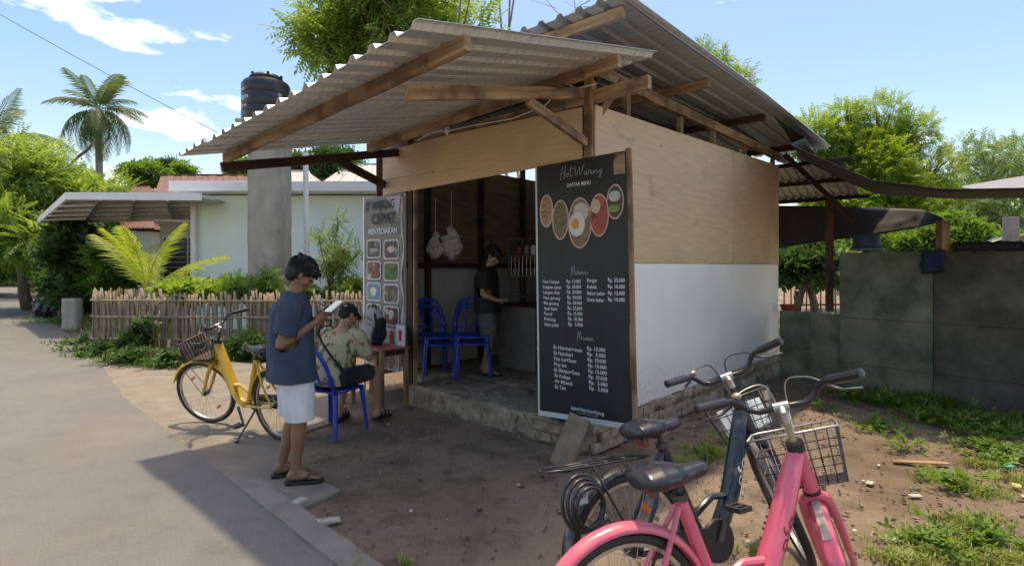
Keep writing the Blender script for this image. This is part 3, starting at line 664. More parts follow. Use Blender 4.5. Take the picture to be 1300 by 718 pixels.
for i, (a_, b_) in enumerate(rows):
    y = 359+i*6.75; x = 689.5+i*.25; btext(a_, x, x+wn[i], y, 4.2, bold=.018); btext(b_, 719.5+i*.25, 737.5+i*.35, y-.3, 4.5, bold=.02)
for i, (a_, b_, w_) in enumerate([('Burger', 'Rp. 35.000', 13), ('Kebab', 'Rp. 10.000', 12), ('Bakso bakar', 'Rp. 12.000', 23), ('Sosis bakar', 'Rp. 10.000', 22)]):
    y = 357.5+i*8.1; btext(a_, 745.5, 745.5+w_, y+.2, 4.8, bold=.018); btext(b_, 772, 793.5, y, 5, bold=.02)
dr = [('Es Nutrisari+susu', 'Rp. 10.000', 36), ('Es Nutrisari', 'Rp.  5.000', 24), ('Pop Ice+Susu', 'Rp. 10.000', 28), ('Pop Ice', 'Rp. 10.000', 15.5), ('Es Marjan+Susu', 'Rp. 15.000', 32), ('Es Kelapa', 'Rp. 10.000', 20), ('Air Mineral', 'Rp.  5.000', 22), ('Es Teh', 'Rp.  5.000', 13.5)]
for i, (a_, b_, w_) in enumerate(dr):
    y = 442.2+i*7.15; btext(a_, 703+i*.25, 703+i*.25+w_, y, 4.9, bold=.018); btext(b_, 745.5+i*.4, 768.5+i*.5, y+1.6, 5, bold=.018)
btext('Layanan Pesan Antar/Hubungi', 725, 767, 518.5, 4.6, bold=.02); btext('+62 000 0000 0000', 733, 759, 523.8, 2.6, M_ink2)

# ------------------------------------------------------------------ picture poster on the left of the opening
pos = thing('picture_poster', 'grey peeling poster with two columns of drink pictures left of the doorway', 'poster', mat4=WM)
PX0, PX1, PZ0, PZ1 = -3.50, -2.66, .42, 2.47
M_pgrey = mat('faded_poster', (.20, .20, .185), .6, 0, .15, 5, .2, 20, dirt=((.09, .09, .085), .5, .7, 4))
MB().box(((PX0+PX1)/2, .0, (PZ0+PZ1)/2-.03), (PX1-PX0, .02, PZ1-PZ0+.06)).build('backing_board', M_grey_panel, pos)
vs = []
for j in range(21):
    for i in range(11):
        u, v_ = i/10, j/20; curl = .02*max(0, u-.85)*6*abs(math.sin(v_*9)); vs.append((PX0+.015+(PX1-PX0-.05)*u, -.018-curl-.004*mnoise.noise((u*5, v_*9, 2)), PZ1-.01-(PZ1-PZ0)*v_))
MB().add(vs, [(j*11+i, (j+1)*11+i, (j+1)*11+i+1, j*11+i+1) for j in range(20) for i in range(10)]).build('printed_sheet', M_pgrey, pos, smooth=True)
MB().tube([(PX1-.02+.012*math.sin(k*1.3), -.03-.01*math.sin(k*.9), PZ1-.05-k*.11) for k in range(18)], [.012+.006*math.sin(k*2.1) for k in range(18)], 6).build('curled_edge', M_bwhite, pos, smooth=True)
beam((PX0-.02, -.005, 0), (PX0-.02, -.005, PZ1+.02), .03, .03, M_trim, pos, 'side_strip')
M_pblack = mat('poster_ink', (.045, .045, .05), .6, 0, .1, 5, 0)
put_text("D' WARUNG", pos, M_pblack, (PX0+.04, -.032, 2.31), (1, 0, 0), (0, 0, 1), .62, .11, bold=.03, off=0); put_text('CEPAT', pos, M_pblack, (PX0+.17, -.032, 2.13), (1, 0, 0), (0, 0, 1), .5, .13, bold=.03, off=0)
put_text('MENYEDIAKAN', pos, M_bwhite, (PX0+.11, -.032, 2.00), (1, 0, 0), (0, 0, 1), .6, .075, bold=.03, off=0)
MB().add([(PX1-.36, -.030, PZ1-.03), (PX1-.05, -.030, PZ1-.02), (PX1-.10, -.03, PZ1-.25)], [(0, 2, 1)]).build('white_tear', mat('pale_lilac', (.4, .4, .48), .6), pos)
prints = [((.03, .03, .025), (.12, .12, .10), (.22, .22, .2)), ((.12, .06, .05), (.05, .03, .03), (.35, .3, .28)), ((.25, .10, .08), (.10, .03, .02), (.45, .4, .35)), ((.04, .18, .03), (.02, .08, .02), (.25, .10, .05)), ((.08, .22, .4), (.16, .3, .35), (.3, .25, .12)),
          ((.05, .05, .05), (.2, .14, .12), (.35, .3, .28)), ((.05, .05, .05), (.2, .14, .12), (.35, .3, .28)), ((.14, .02, .02), (.07, .015, .012), (.5, .42, .4)), ((.4, .4, .4), (.35, .34, .34), (.3, .3, .3)), ((.42, .42, .42), (.4, .38, .38), (.35, .35, .35)), ((.14, .05, .05), (.25, .2, .2), (.1, .06, .05)), ((.16, .13, .12), (.1, .08, .07), (.3, .26, .24))]
for r_ in range(6):
    for c in range(2):
        cx = PX0+.215+c*.37; cz = 1.82-r_*.268; cz2 = cz-c*.015
        def rr(w_, h_, y_, rad=.04):
            p = []
            for qx, qz, a0 in ((1, 1, 0), (-1, 1, 90), (-1, -1, 180), (1, -1, 270)):
                for t in (0, 30, 60, 90): p.append((cx+qx*(w_-rad)+rad*math.cos(R(a0+t)), y_, cz2+qz*(h_-rad)+rad*math.sin(R(a0+t))))
            return MB().add(p, [tuple(range(16))])
        rr(.155, .118, -.026).build('picture_frame', M_bwhite, pos); k = r_*2+c
        rr(.138, .102, -.028).build('picture', food('poster_print', *prints[k], 18), pos)
MB().lathe([(.035, 0), (.055, .12), (.05, .13)], (PX0+.22, 0, 0), 12).v
for px_, pz_, a_, b_, cc in ((PX0+.215, 1.285, .07, .055, (.62, .58, .5)), (PX0+.585, .75+.268, .05, .06, (.6, .5, .5)), (PX0+.60, .745, .045, .085, (.4, .03, .03)), (PX0+.585, 1.805, .08, .04, (.5, .42, .4)), (PX0+.22, 1.80, .09, .03, (.3, .3, .28))):
    MB().add([(px_+a_*math.cos(t)*(1+.15*math.sin(3*t)), -.0295, pz_+b_*math.sin(t)) for t in np.linspace(0, 2*math.pi, 18, endpoint=False)], [tuple(range(18))]).build('picture', mat('print_spot', cc, .6, 0, .2, 20, 0), pos)
# ------------------------------------------------------------------ bicycles
def wheel(parent, M4, r=.33, bright=True, broad=False):
    e = empty_part('wheel', parent, M4)      # axle along local y, centre at origin
    circ = lambda rad, y=0, n=44: [(rad*math.cos(t), y, rad*math.sin(t)) for t in np.linspace(0, 2*math.pi, n, endpoint=False)]
    MB().tube(circ(r-.021), .022, 8, True, up=(0, 1, 0)).build('tyre', M_rubber, e, smooth=True)
    mb = MB(); n = 44; vs = []
    for t in np.linspace(0, 2*math.pi, n, endpoint=False):
        for rad, y in ((r-.036, -.012), (r-.052, -.010), (r-.052, .010), (r-.036, .012)): vs.append((rad*math.cos(t), y, rad*math.sin(t)))
    mb.add(vs, [(i*4+k, i*4+(k+1) % 4, ((i+1) % n)*4+(k+1) % 4, ((i+1) % n)*4+k) for i in range(n) for k in range(4)]).build('rim', M_steel, e, smooth='auto')
    MB().tube([(0, -.05, 0), (0, -.03, 0), (0, -.028, 0), (0, .028, 0), (0, .03, 0), (0, .05, 0)], [.012, .012, .028, .028, .012, .012], 12, up=(1, 0, 0)).build('hub', M_steeld, e, smooth='auto')
    sp = MB().tube([(.0, .022, 0), (0, .0, r-.05)], .0013, 4).mesh('spoke'); sp.materials.append(M_steel)
    for k in range(28):
        s_ = 1 if k % 2 else -1; a_ = 2*math.pi*k/28
        o = bpy.data.objects.new('spoke', sp); COL.objects.link(o); o.parent = e; o.matrix_local = Matrix.Rotation(a_, 4, 'Y') @ Matrix.Scale(s_, 4, (0, 1, 0)) @ Matrix.Translation((.015 if k % 4 < 2 else -.015, 0, .0)) @ Matrix.Rotation(-.05 if k % 4 < 2 else .05, 4, 'Y')
    for a_ in (R(35), R(215)):
        MB().box((0, 0, 0), (.06, .006, .022)).xf(Matrix.Rotation(a_, 4, 'Y') @ Matrix.Translation((0, 0, .19)) ).build('reflector', M_orange, e)
    return e
M_orange = mat('amber_reflector', (.75, .2, .02), .3, 0, .1, 5, 0)
def bike(label, paint, x, y, psi, lam, de, rack=False, lock=False, fendercol=None, letters=None, basket_m=None, papers=False, crate=False, bell=True, dust=False):
    M4 = Matrix.Translation((x, y, .012)) @ Matrix.Rotation(R(psi), 4, 'Z') @ Matrix.Rotation(-R(lam), 4, 'X')
    b = thing('bicycle', label, 'bicycle', mat4=M4, group='city bicycles parked in front of the stall')
    A = Vector((1.034, 0, .311)); ax = Vector((-.375, 0, .927)).normalized()
    ST = Matrix.Translation(A) @ Matrix.Rotation(R(de), 4, ax) @ Matrix.Translation(-A)
    hp = lambda z: A+ax*((z-.311)/.927)
    fcol = fendercol or paint
    # frame: thick step-through main tube swept down from the head
    ht, hb = hp(.86), hp(.685); bb = V(.45, 0, .29)
    mb = MB(); mb.tube([hb-ax*.01, ht], [.032, .03], 14)
    main = [hp(.84)+V(-.01, 0, .0), V(.755, 0, .70), V(.70, 0, .56), V(.63, 0, .42), V(.54, 0, .315), bb+V(.02, 0, .0)]
    sm = []
    for i in range(len(main)-1):
        for t in (0, .25, .5, .75):
            p0, p1, p2, p3 = main[max(i-1, 0)], main[i], main[i+1], main[min(i+2, len(main)-1)]
            sm.append(.5*((2*p1)+(-p0+p2)*t+(2*p0-5*p1+4*p2-p3)*t*t+(-p0+3*p1-3*p2+p3)*t**3))
    sm.append(main[-1]); nr = len(sm)
    mb.tube(sm, [.042+.012*math.sin(math.pi*i/(nr-1)) for i in range(nr)], 14, flat=.62, up=(1, 0, .3))
    st_top = V(.243, 0, .745); mb.tube([bb+V(-.02, 0, -.02), st_top], [.026, .024], 12)
    mb.tube([V(.64, 0, .45), V(.52, 0, .46), V(.40, 0, .40), V(.37, 0, .34)], .017, 8)
    for s_ in (-1, 1):
        mb.tube([bb+V(-.02, s_*.03, -.01), V(.2, s_*.055, .30), V(0, s_*.065, .33)], .013, 8); mb.tube([st_top+V(-.01, s_*.01, -.03), V(.12, s_*.05, .5), V(0, s_*.065, .345)], .011, 8)
    mb.tube([bb+V(0, -.045, 0), bb+V(0, .045, 0)], .03, 12, up=(1, 0, 0))
    mb.build('frame', paint, b, smooth='auto')
    MB().tube([hp(.85), hp(.885)], .034, 14).build('headset', M_black, b, smooth='auto'); MB().tube([hp(.672), hp(.686)], .034, 14).build('headset', M_black, b, smooth='auto')
    # fenders
    def fend(c, a0, a1, mm, parent, rad=.352, wd_=.036, X=Matrix.Identity(4)):
        n = 26; vs = []; 
        prof = [(-1, -.018), (-.8, -.002), (-.4, .008), (0, .011), (.4, .008), (.8, -.002), (1, -.018)]
        for i in range(n+1):
            t = a0+(a1-a0)*i/n
            for u, h in prof: q = rad+h; vs.append(V(c[0]+q*math.cos(t), u*wd_, c[2]+q*math.sin(t)))
        m_ = len(prof); fs = [(i*m_+k, i*m_+k+1, (i+1)*m_+k+1, (i+1)*m_+k) for i in range(n) for k in range(m_-1)]
        o = MB().add(vs, fs).xf(X).build('mudguard', mm, parent, smooth=True); md = o.modifiers.new('t', 'SOLIDIFY'); md.thickness = .003; return o
    fend((0, 0, .33), R(12), R(192), fcol, b); fend((1.08, 0, .33), R(20), R(165), fcol, b, X=ST)
    if dust:
        n = 16; vs = []
        for i in range(n+1):
            t = R(8)+R(140)*i/n
            for u in (-1, 0, 1): vs.append(V(1.08+(.3655 if u == 0 else .3645)*math.cos(t), u*(.016+.005*mnoise.noise((i, 3, 0))), .33+(.3655 if u == 0 else .3645)*math.sin(t)))
        MB().add(vs, [(i*3+k, i*3+k+1, (i+1)*3+k+1, (i+1)*3+k) for i in range(n) for k in range(2)]).xf(ST).build('dust_stripe', mat('dried_mud', (.42, .36, .29), .9, 0, .3, 9, .3, 40), b)
    for s_ in (-1, 1):
        MB().tube([V(0, s_*.06, .33), V(-.26, s_*.042, .53)], .0035, 6).build('fender_stay', M_steeld, b)
        MB().tube([V(1.08, s_*.05, .33), V(1.26, s_*.04, .62)], .0035, 6).xf(ST).build('fender_stay', M_steeld, b)
    # fork
    mb = MB(); cr_ = hp(.665)
    mb.tube([hp(.69), cr_], .026, 12)
    for s_ in (-1, 1): mb.tube([cr_+V(0, 0, .005), cr_+V(.012, s_*.045, -.02), V(.96, s_*.055, .55), V(1.02, s_*.055, .43), V(1.08, s_*.055, .33)], [.022, .021, .018, .015, .012], 10)
    mb.xf(ST).build('fork', paint, b, smooth='auto')
    wheel(b, Matrix.Translation((0, 0, .33))); wheel(b, ST @ Matrix.Translation((1.08, 0, .33)))
    # stem, bars
    cl = hp(1.024)+V(.04, 0, 0)
    MB().tube([hp(.88), hp(.99)], .0135, 12).xf(ST).build('steerer', mat('steerer_paint', (.38, .34, .20), .5, .2) if dust else M_steeld, b, smooth='auto')
    MB().tube([hp(.965), hp(1.0), cl], [.02, .019, .017], 12).tube([cl+V(0, -.03, 0), cl+V(0, .03, 0)], .021, 12, up=(1, 0, 0)).xf(ST).build('stem', M_steel, b, smooth='auto')
    half = [(0, 0, 0), (.012, .05, -.002), (.02, .10, -.004), (.018, .145, .012), (.0, .175, .045), (-.025, .20, .062), (-.05, .225, .064), (-.145, .335, .066)]
    hw = [(cl.x+p[0]*.9, p[1]*.295/.335, cl.z+p[2]) for p in half]
    MB().tube([V(q[0], -q[1], q[2]) for q in hw[::-1]]+[V(*q) for q in hw[1:]], .0128, 10).xf(ST).build('handlebar', M_black, b, smooth=True)
    for s_ in (-1, 1):
        a_, c_ = V(*hw[-2]), V(*hw[-1]); d_ = (c_-a_).normalized(); a_.y *= s_; c_.y *= s_; d_.y *= s_
        MB().tube([a_, a_+d_*.01, c_, c_+d_*.012, c_+d_*.016], [.019, .020, .019, .021, .013], 12).xf(ST).build('grip', M_saddle, b, smooth='auto')
        g0 = V(hw[-3][0], s_*hw[-3][1], hw[-3][2]); MB().tube([g0, g0+V(.035, s_*.01, -.018), g0+V(.02, s_*.06, -.045), g0+V(-.04, s_*.12, -.05)], [.009, .008, .006, .005], 6).xf(ST).build('brake_lever', M_steeld, b, smooth=True)
        MB().tube(spline([g0+V(.02, 0, 0), g0+V(.09, -s_*.05, .03), g0+V(.15, -s_*.13, .03), cl+V(.15, s_*.02, -.01), cl+V(.09, s_*.01, -.14), hp(.70)+V(.05, s_*.01, 0)], 5), .0032, 6).xf(ST).build('brake_cable', M_steel if dust else M_rubber, b, smooth=True)
    if bell:
        g0 = V(hw[-4][0], hw[-4][1], hw[-4][2]+.02); MB().ell(g0+V(0, 0, .012), (.022, .022, .016)).build('bell', mat('brass_bell', (.5, .38, .25), .35, .6), b, smooth=True).matrix_local = ST
    # basket
    bx0, bx1 = cl.x+.05, cl.x+.31; zb, zt_ = .70, .91; mb = MB(); yw, yb = .175, .14
    def wire(*p, r_=.0028): mb.tube([V(*q) for q in p], r_, 5)
    rim = lambda z, x0, x1, yy: [(x0, yy, z), (x1-.03, yy, z), (x1, yy-.03, z), (x1, -yy+.03, z), (x1-.03, -yy, z), (x0, -yy, z), (x0, yy, z)]
    MB().tube([V(*q) for q in rim(zt_, bx0, bx1, yw)], .0055, 6).xf(ST).build('basket_rim', M_steel if dust else M_steeld, b, smooth=True)
    for f in (0, .33, .66):
        z = zb+(zt_-zb)*f; yy = yb+(yw-yb)*f; x1 = bx1-.05*(1-f); wire(*rim(z, bx0+.02*(1-f), x1, yy), r_=.005 if f == 1 else .0028)
    for k in range(8):
        f = k/7; wire((bx0+(bx1-bx0)*f, yw, zt_), (bx0+.02+(bx1-bx0-.07)*f, yb, zb), (bx0+.02+(bx1-bx0-.07)*f, -yb, zb), (bx0+(bx1-bx0)*f, -yw, zt_))
    for k in range(9):
        f = -1+2*k/8; wire((bx0, yw*f, zt_), (bx0+.02, yb*f, zb), (bx1-.05, yb*f, zb), (bx1, yw*f*.9, zt_))
    mb.xf(ST).build('basket', basket_m or M_steeld, b, smooth=True)
    MB().bar(V(bx0, 0, .80), hp(.80), .02, .005).bar(V(bx0+.1, .0, .695), hp(.70), .02, .005).xf(ST).build('basket_bracket', M_steeld, b)
    if papers:
        for k in range(2): MB().box((bx0+.05+.09*k, .02-.05*k, .80), (.008, .20, .15), Matrix.Rotation(R(12+8*k), 3, 'Y')).xf(ST).build('plastic_plate', mat('milky_plastic', (.55, .62, .66), .3), b, bevel=.004)
    if crate:
        MB().box((bx0+.12, 0, .72), (.2, .22, .012)).xf(ST).build('basket_liner', mat('brown_liner', (.08, .05, .045), .8), b)
        MB().add([V(bx1+.004, -.17, .70), V(bx1+.004, .17, .70), V(bx1+.01, .17, .90), V(bx1+.01, -.17, .90)], [(0, 1, 2, 3)]).xf(ST).build('front_plate', mat('brown_liner_b', (.10, .06, .055), .8), b)
    # seat post, saddle
    MB().tube([st_top+V(.006, 0, -.03), V(.235, 0, .80)], .0135, 12).tube([V(.245, 0, .735), V(.242, 0, .76)], .03, 12).build('seat_post', M_steeld, b, smooth='auto')
    secs = []
    for f, w_, z, th in ((0, .055, .842, .02), (.04, .092, .853, .042), (.25, .10, .857, .052), (.45, .082, .852, .048), (.6, .052, .848, .040), (.75, .034, .850, .034), (.92, .030, .858, .030), (1, .016, .856, .018)):
        secs.append((V(.055+.32*f, 0, z-.022), V(0, w_, 0), V(0, 0, th*.92)))
    link('saddle', remesh(MB().loft(secs, 22), .006, 5), M_saddle, b, smooth=True)
    MB().tube([V(.08, -.05, .82), V(.2, -.03, .80), V(.34, -.012, .83)], .004, 6).tube([V(.08, .05, .82), V(.2, .03, .80), V(.34, .012, .83)], .004, 6).tube([V(.09, -.05, .83), V(.10, -.05, .78)], .016, 8).tube([V(.09, .05, .83), V(.10, .05, .78)], .016, 8).build('saddle_rails', M_steeld, b)
    if rack: MB().box((.13, 0, .775), (.025, .07, .035)).build('tail_light', mat('red_reflector', (.5, .035, .01), .25, 0, .1, 5, 0), b, bevel=.008)
    # crank, pedals, chain guard, stand
    MB().tube([bb+V(0, -.065, 0), bb+V(0, -.075, 0)], [.085, .08], 24, up=(1, 0, 0)).build('chainring', M_steeld, b, smooth='auto')
    mb = MB(); mb.loft([(V(.45, -.072, .29), V(.10, 0, 0), V(0, 0, .10)), (V(.45, -.088, .29), V(.095, 0, 0), V(0, 0, .095))], 26)
    mb.bar(V(.42, -.08, .305), V(.05, -.075, .35), .014, .10).build('chain_guard', M_black, b, smooth='auto')
    for s_, a_ in ((1, R(-115)), (-1, R(65))):
        e = bb+V(.165*math.cos(a_), s_*.105, .165*math.sin(a_)); MB().tube([bb+V(0, s_*.095, 0), e], [.014, .011], 8).build('crank_arm', M_steeld, b, smooth='auto')
        pd = MB(); pd.box(e+V(0, s_*.055, 0), (.085, .018, .02)).box(e+V(.035, s_*.055, 0), (.012, .09, .024)).box(e+V(-.035, s_*.055, 0), (.012, .09, .024)).box(e+V(0, s_*.02, 0), (.085, .012, .024)).box(e+V(0, s_*.095, 0), (.085, .012, .024)).build('pedal', M_steeld, b, bevel=.002)
    foot = M4.inverted() @ Vector((0, 0, 0)); base = V(.22, .06, .30)
    kw = M4 @ (base+V(.06, .16, 0)); kw.z = .02; MB().tube([base, M4.inverted() @ kw], [.010, .008], 8).box(M4.inverted() @ kw, (.05, .02, .012)).build('kickstand', M_black, b, smooth='auto')
    if rack:
        mb = MB()
        for s_ in (-1, 1):
            mb.tube([V(.10, s_*.035, .715), V(.0, s_*.055, .725), V(-.34, s_*.055, .735), V(-.42, s_*.03, .735), V(-.43, 0, .735)], .006, 7)
            mb.tube([V(-.20, s_*.056, .73), V(-.10, s_*.062, .53), V(0, s_*.068, .335)], .006, 7)
        mb.tube([V(.10, -.035, .715), V(.16, 0, .71), V(.10, .035, .715)], .005, 6)
        for x_ in (-.02, -.12, -.22, -.32): mb.tube([V(x_, -.055, .732), V(x_, .055, .732)], .005, 6)
        for y_ in (-.02, .02): mb.tube([V(.04, y_, .728), V(-.40, y_, .738)], .004, 6)
        mb.build('rack', M_black, b, smooth=True)
    if lock:
        mb = MB()
        for k in range(4):
            c = V(-.29+.004*k, -.085-.013*k, .60-.004*k); mb.tube([c+V((.10-.010*k)*math.cos(t), .006*math.sin(t+k), (.112-.011*k)*math.sin(t)) for t in np.linspace(0, 2*math.pi, 26, endpoint=False)], .008, 7, True, up=(0, 1, 0))
        mb.build('cable_lock', M_black, b, smooth=True)
        MB().tube([V(-.27, -.10, .49), V(-.19, -.10, .53)], .019, 12).build('lock_barrel', M_steeld, b, smooth='auto')
        tg = MB().box((-.31, -.082, .63), (.10, .003, .07)).build('paper_tag', M_bwhite, b)
        for k in range(5): MB().box((-.33+.014*k, -.0845, .635), (.005+.003*(k % 2), .001, .03)).build('barcode_bar', M_pblack, b)
    # lettering on the main tube
    if letters:
        p = [i for i, q in enumerate(sm) if q.z < .66][0]
        for s_ in (-1, 1):
            a_, c_ = V(.665, -s_*.0295*0, .50), V(.728, 0, .635); dr_ = (c_-a_).normalized()
            nrm = V(0, -1, 0) if s_ < 0 else V(0, 1, 0)
            up_ = nrm.cross(dr_)
            orig = (a_ if s_ < 0 else a_)+nrm*.054+up_*(-.016)
            me = text_mesh('ofo'); xs = [v.co.x for v in me.vertices]; x0, x1 = min(xs), max(xs)
            for v in me.vertices:
                e = v.co.y/.73*.042-.019; q = a_+dr_*((v.co.x-x0)/(x1-x0)*.135)+up_*e; v.co = q+nrm*(.0555*math.sqrt(max(.3, 1-(e/.042)**2)))
            link('lettering', me, letters, b)
    return b
def paintm(name, c, scratch, rough=.28):
    m = NM(name); a = m.mix(m.ramp(m.noise(5, 5, .6), .3, .7), sc(c, .86), sc(c, 1.1)); a = m.mix(m.ramp(m.noise(55, 5, .75, off=3), .615, .66), a, scratch)
    a = m.mix(m.ramp(m.noise(7, 6, .7, off=6), .5, .78), a, m.mix(.6, a, (.33, .27, .21)) ); m.col(a); m.set(Roughness=rough); m.b.inputs['Coat Weight'].default_value = .3
    m.l(m.bump(m.noise(30), .04, .002), m.b.inputs['Normal']); return m.m
P_pink = paintm('pink_paint', (.72, .12, .19), (.22, .06, .08)); P_blue = paintm('midnight_blue_paint', (.008, .016, .027), (.10, .10, .11)); P_yel = paintm('yellow_paint', (.62, .37, .035), (.3, .2, .06))
bike('pink step-through bicycle with wire basket and pale dust on its front mudguard', P_pink, .402, 1.897, 20.2, 3.5, 46.9, letters=mat('faded_red_ink', (.25, .03, .06), .5, 0, .1, 5, 0), basket_m=M_steeld, dust=True)
bike('dark navy step-through bicycle with rear rack and coiled cable lock', P_blue, .559, 2.408, 27.8, 9.9, 50.9, rack=True, lock=True, letters=M_ink, papers=True)
bike('yellow step-through bicycle parked on the concrete beside the bamboo fence', P_yel, -2.111, 5.042, 150, 6.2, 20, crate=True, basket_m=M_steeld, fendercol=P_yel, bell=False)
# ------------------------------------------------------------------ people
def unit(v): return Vector(v).normalized()
def hand(mb, wrist, fw, up, side, curl=.5, spread=.3, sc_=1.0):
    """palm and five fingers; fw along the hand, up = back of the hand, side=+1 thumb towards fw x up"""
    fw, up = unit(fw), unit(up); up = (up-fw*up.dot(fw)).normalized(); s_ = fw.cross(up)*side
    pc = Vector(wrist)+fw*.05*sc_
    rot = Matrix((fw, s_, up)).transposed(); mb.ell(pc, (.052*sc_, .041*sc_, .017*sc_), rot, 14, 8); mb.capsule(wrist, pc, .024*sc_, .02*sc_, 10)
    for i, (o_, ln) in enumerate(((.030, .068), (.010, .077), (-.010, .072), (-.029, .056))):
        b0 = pc+fw*.036*sc_+s_*o_*sc_; d0 = (fw+s_*o_*3*spread-up*curl*.35).normalized(); p1 = b0+d0*ln*.45*sc_; d1 = (d0-up*curl*.9).normalized(); p2 = p1+d1*ln*.32*sc_; d2 = (d1-up*curl*.9).normalized(); p3 = p2+d2*ln*.25*sc_
        mb.capsule(b0, p1, .0095*sc_, .0085*sc_, 8); mb.capsule(p1, p2, .0085*sc_, .0078*sc_, 8); mb.capsule(p2, p3, .0078*sc_, .0068*sc_, 8)
    b0 = pc-fw*.02*sc_+s_*.03*sc_; p1 = b0+(fw*.6+s_*.7-up*.3).normalized()*.04*sc_; p2 = p1+(fw*.9+s_*.25-up*.35).normalized()*.032*sc_
    mb.capsule(b0, p1, .013*sc_, .0105*sc_, 8); mb.capsule(p1, p2, .0105*sc_, .0085*sc_, 8)
def head(mb, c, fw, up, s=1.0):
    fw, up = unit(fw), unit(up); up = (up-fw*up.dot(fw)).normalized(); sd_ = up.cross(fw); rot = Matrix((fw, sd_, up)).transposed(); P = lambda a, b, d: Vector(c)+(fw*a+sd_*b+up*d)*s
    mb.ell(P(-.01, 0, .035), (.096*s, .075*s, .085*s), rot); mb.ell(P(.03, 0, -.02), (.062*s, .062*s, .085*s), rot)
    mb.capsule(P(.02, 0, -.05), P(.066, 0, -.088), .045*s, .026*s, 12)
    for q in (-1, 1):
        mb.capsule(P(.0, q*.045, -.055), P(.055, q*.02, -.088), .022*s, .02*s, 10); mb.ell(P(-.005, q*.076, -.01), (.018*s, .008*s, .03*s), rot, 10, 6)
        mb.ell(P(.072, q*.03, .022), (.018*s, .026*s, .012*s), rot, 10, 6); mb.ell(P(.062, q*.04, -.025), (.022*s, .022*s, .022*s), rot, 10, 6)
    mb.capsule(P(.085, 0, .015), P(.112, 0, -.022), .010*s, .014*s, 8)
    for q in (-1, 1): mb.ell(P(.100, q*.012, -.026), (.011*s, .009*s, .008*s), rot, 8, 6)
    mb.capsule(P(.092, -.016, -.052), P(.092, .016, -.052), .0085*s, .0085*s, 8); mb.capsule(P(.090, -.013, -.064), P(.090, .013, -.064), .009*s, .009*s, 8)
    return P, rot
def eyes(P, rot, parent):
    for q in (-1, 1): MB().ell(P(.0855, q*.030, .006), (.007, .011, .006), rot, 10, 6).build('eye', M_black, parent, smooth=True); MB().capsule(P(.088, q*.018, .027), P(.080, q*.045, .029), .0045, .003, 6).build('eyebrow', M_hair, parent, smooth=True)
def hair(P, rot, parent, s=1.0, fringe=True):
    mb = MB(); mb.ell(P(-.016, 0, .058), (.106*s, .086*s, .085*s), rot); mb.ell(P(-.048, 0, .0), (.072*s, .079*s, .080*s), rot); mb.ell(P(-.062, 0, -.045), (.042*s, .058*s, .045*s), rot)
    for q in (-1, 1): mb.capsule(P(.02, q*.072, .04), P(.012, q*.074, .005), .014, .009, 8)
    rr_ = random.Random(3)
    for k in range(34):
        a_ = rr_.uniform(-1.3, 1.3); x0 = .02+.04*math.cos(a_); y0 = .06*math.sin(a_)
        mb.capsule(P(x0, y0, .105), P(x0+.055*math.cos(a_)+rr_.uniform(-.01, .012), y0*1.3, .055+rr_.uniform(-.02, .03)), .017, .007, 8)
    for k in range(30):
        a_ = rr_.uniform(0, 6.28); mb.capsule(P(-.02+.05*math.cos(a_), .05*math.sin(a_), .115), P(-.03+.085*math.cos(a_), .075*math.sin(a_), .115+rr_.uniform(-.02, .02)), .022, .01, 8)
    h_ = link('hair', remesh(mb, .006, 2, (.003, 60, 30, 1)), M_hair, parent, smooth=True)
    st = MB()
    for k in range(520):
        a_ = rr_.uniform(0, 6.283); e_ = math.asin(rr_.uniform(-.35, 1)); d = V(math.cos(e_)*math.cos(a_), math.cos(e_)*math.sin(a_), math.sin(e_))
        if d.x > .55 and d.z < .15: continue
        p = V(-.018+.108*d.x, .089*d.y, .052+.092*d.z) if d.z > 0 else V(-.035+.088*d.x, .084*d.y, .05+.13*d.z)
        t_ = V(.5*d.x+.25, d.y*.4, -.9+.5*d.z)+V(rr_.uniform(-.4, .4), rr_.uniform(-.4, .4), rr_.uniform(-.2, .5)); t_ = (t_-d*t_.dot(d)).normalized(); L_ = rr_.uniform(.025, .05)
        q = [p-d*.004, p+t_*L_*.5+d*.005, p+t_*L_-d*.002+d*rr_.uniform(0, .012)]; st.tube([P(*x_) for x_ in q], [.0038, .003, .0007], 4, cap=False)
    st.build('strands', M_hair, h_, smooth=True)
def foot(mb, ankle, fw, s=1.0):
    fw = unit((fw[0], fw[1], 0)); sd_ = Vector((0, 0, 1)).cross(fw); a = Vector(ankle); g = Vector((a.x, a.y, a.z-.07)); P = lambda f, l, z: g+fw*f+sd_*l+Vector((0, 0, z))
    mb.capsule(a, P(-.03, 0, .035), .036, .033, 10); mb.capsule(a, P(.08, 0, .035), .034, .028, 10)
    mb.loft([(P(-.055, 0, .028), sd_*.02, V(0, 0, .02)), (P(-.03, 0, .032), sd_*.032, V(0, 0, .03)), (P(.05, 0, .034), sd_*.034, V(0, 0, .034)), (P(.11, 0, .024), sd_*.044, V(0, 0, .023)), (P(.145, 0, .017), sd_*.043, V(0, 0, .016))], 14)
    for k in range(5):
        l = -.034+.017*k; mb.capsule(P(.13, l, .016), P(.175-abs(k-1.2)*.007, l*1.05, .012), .0105, .0095, 8)
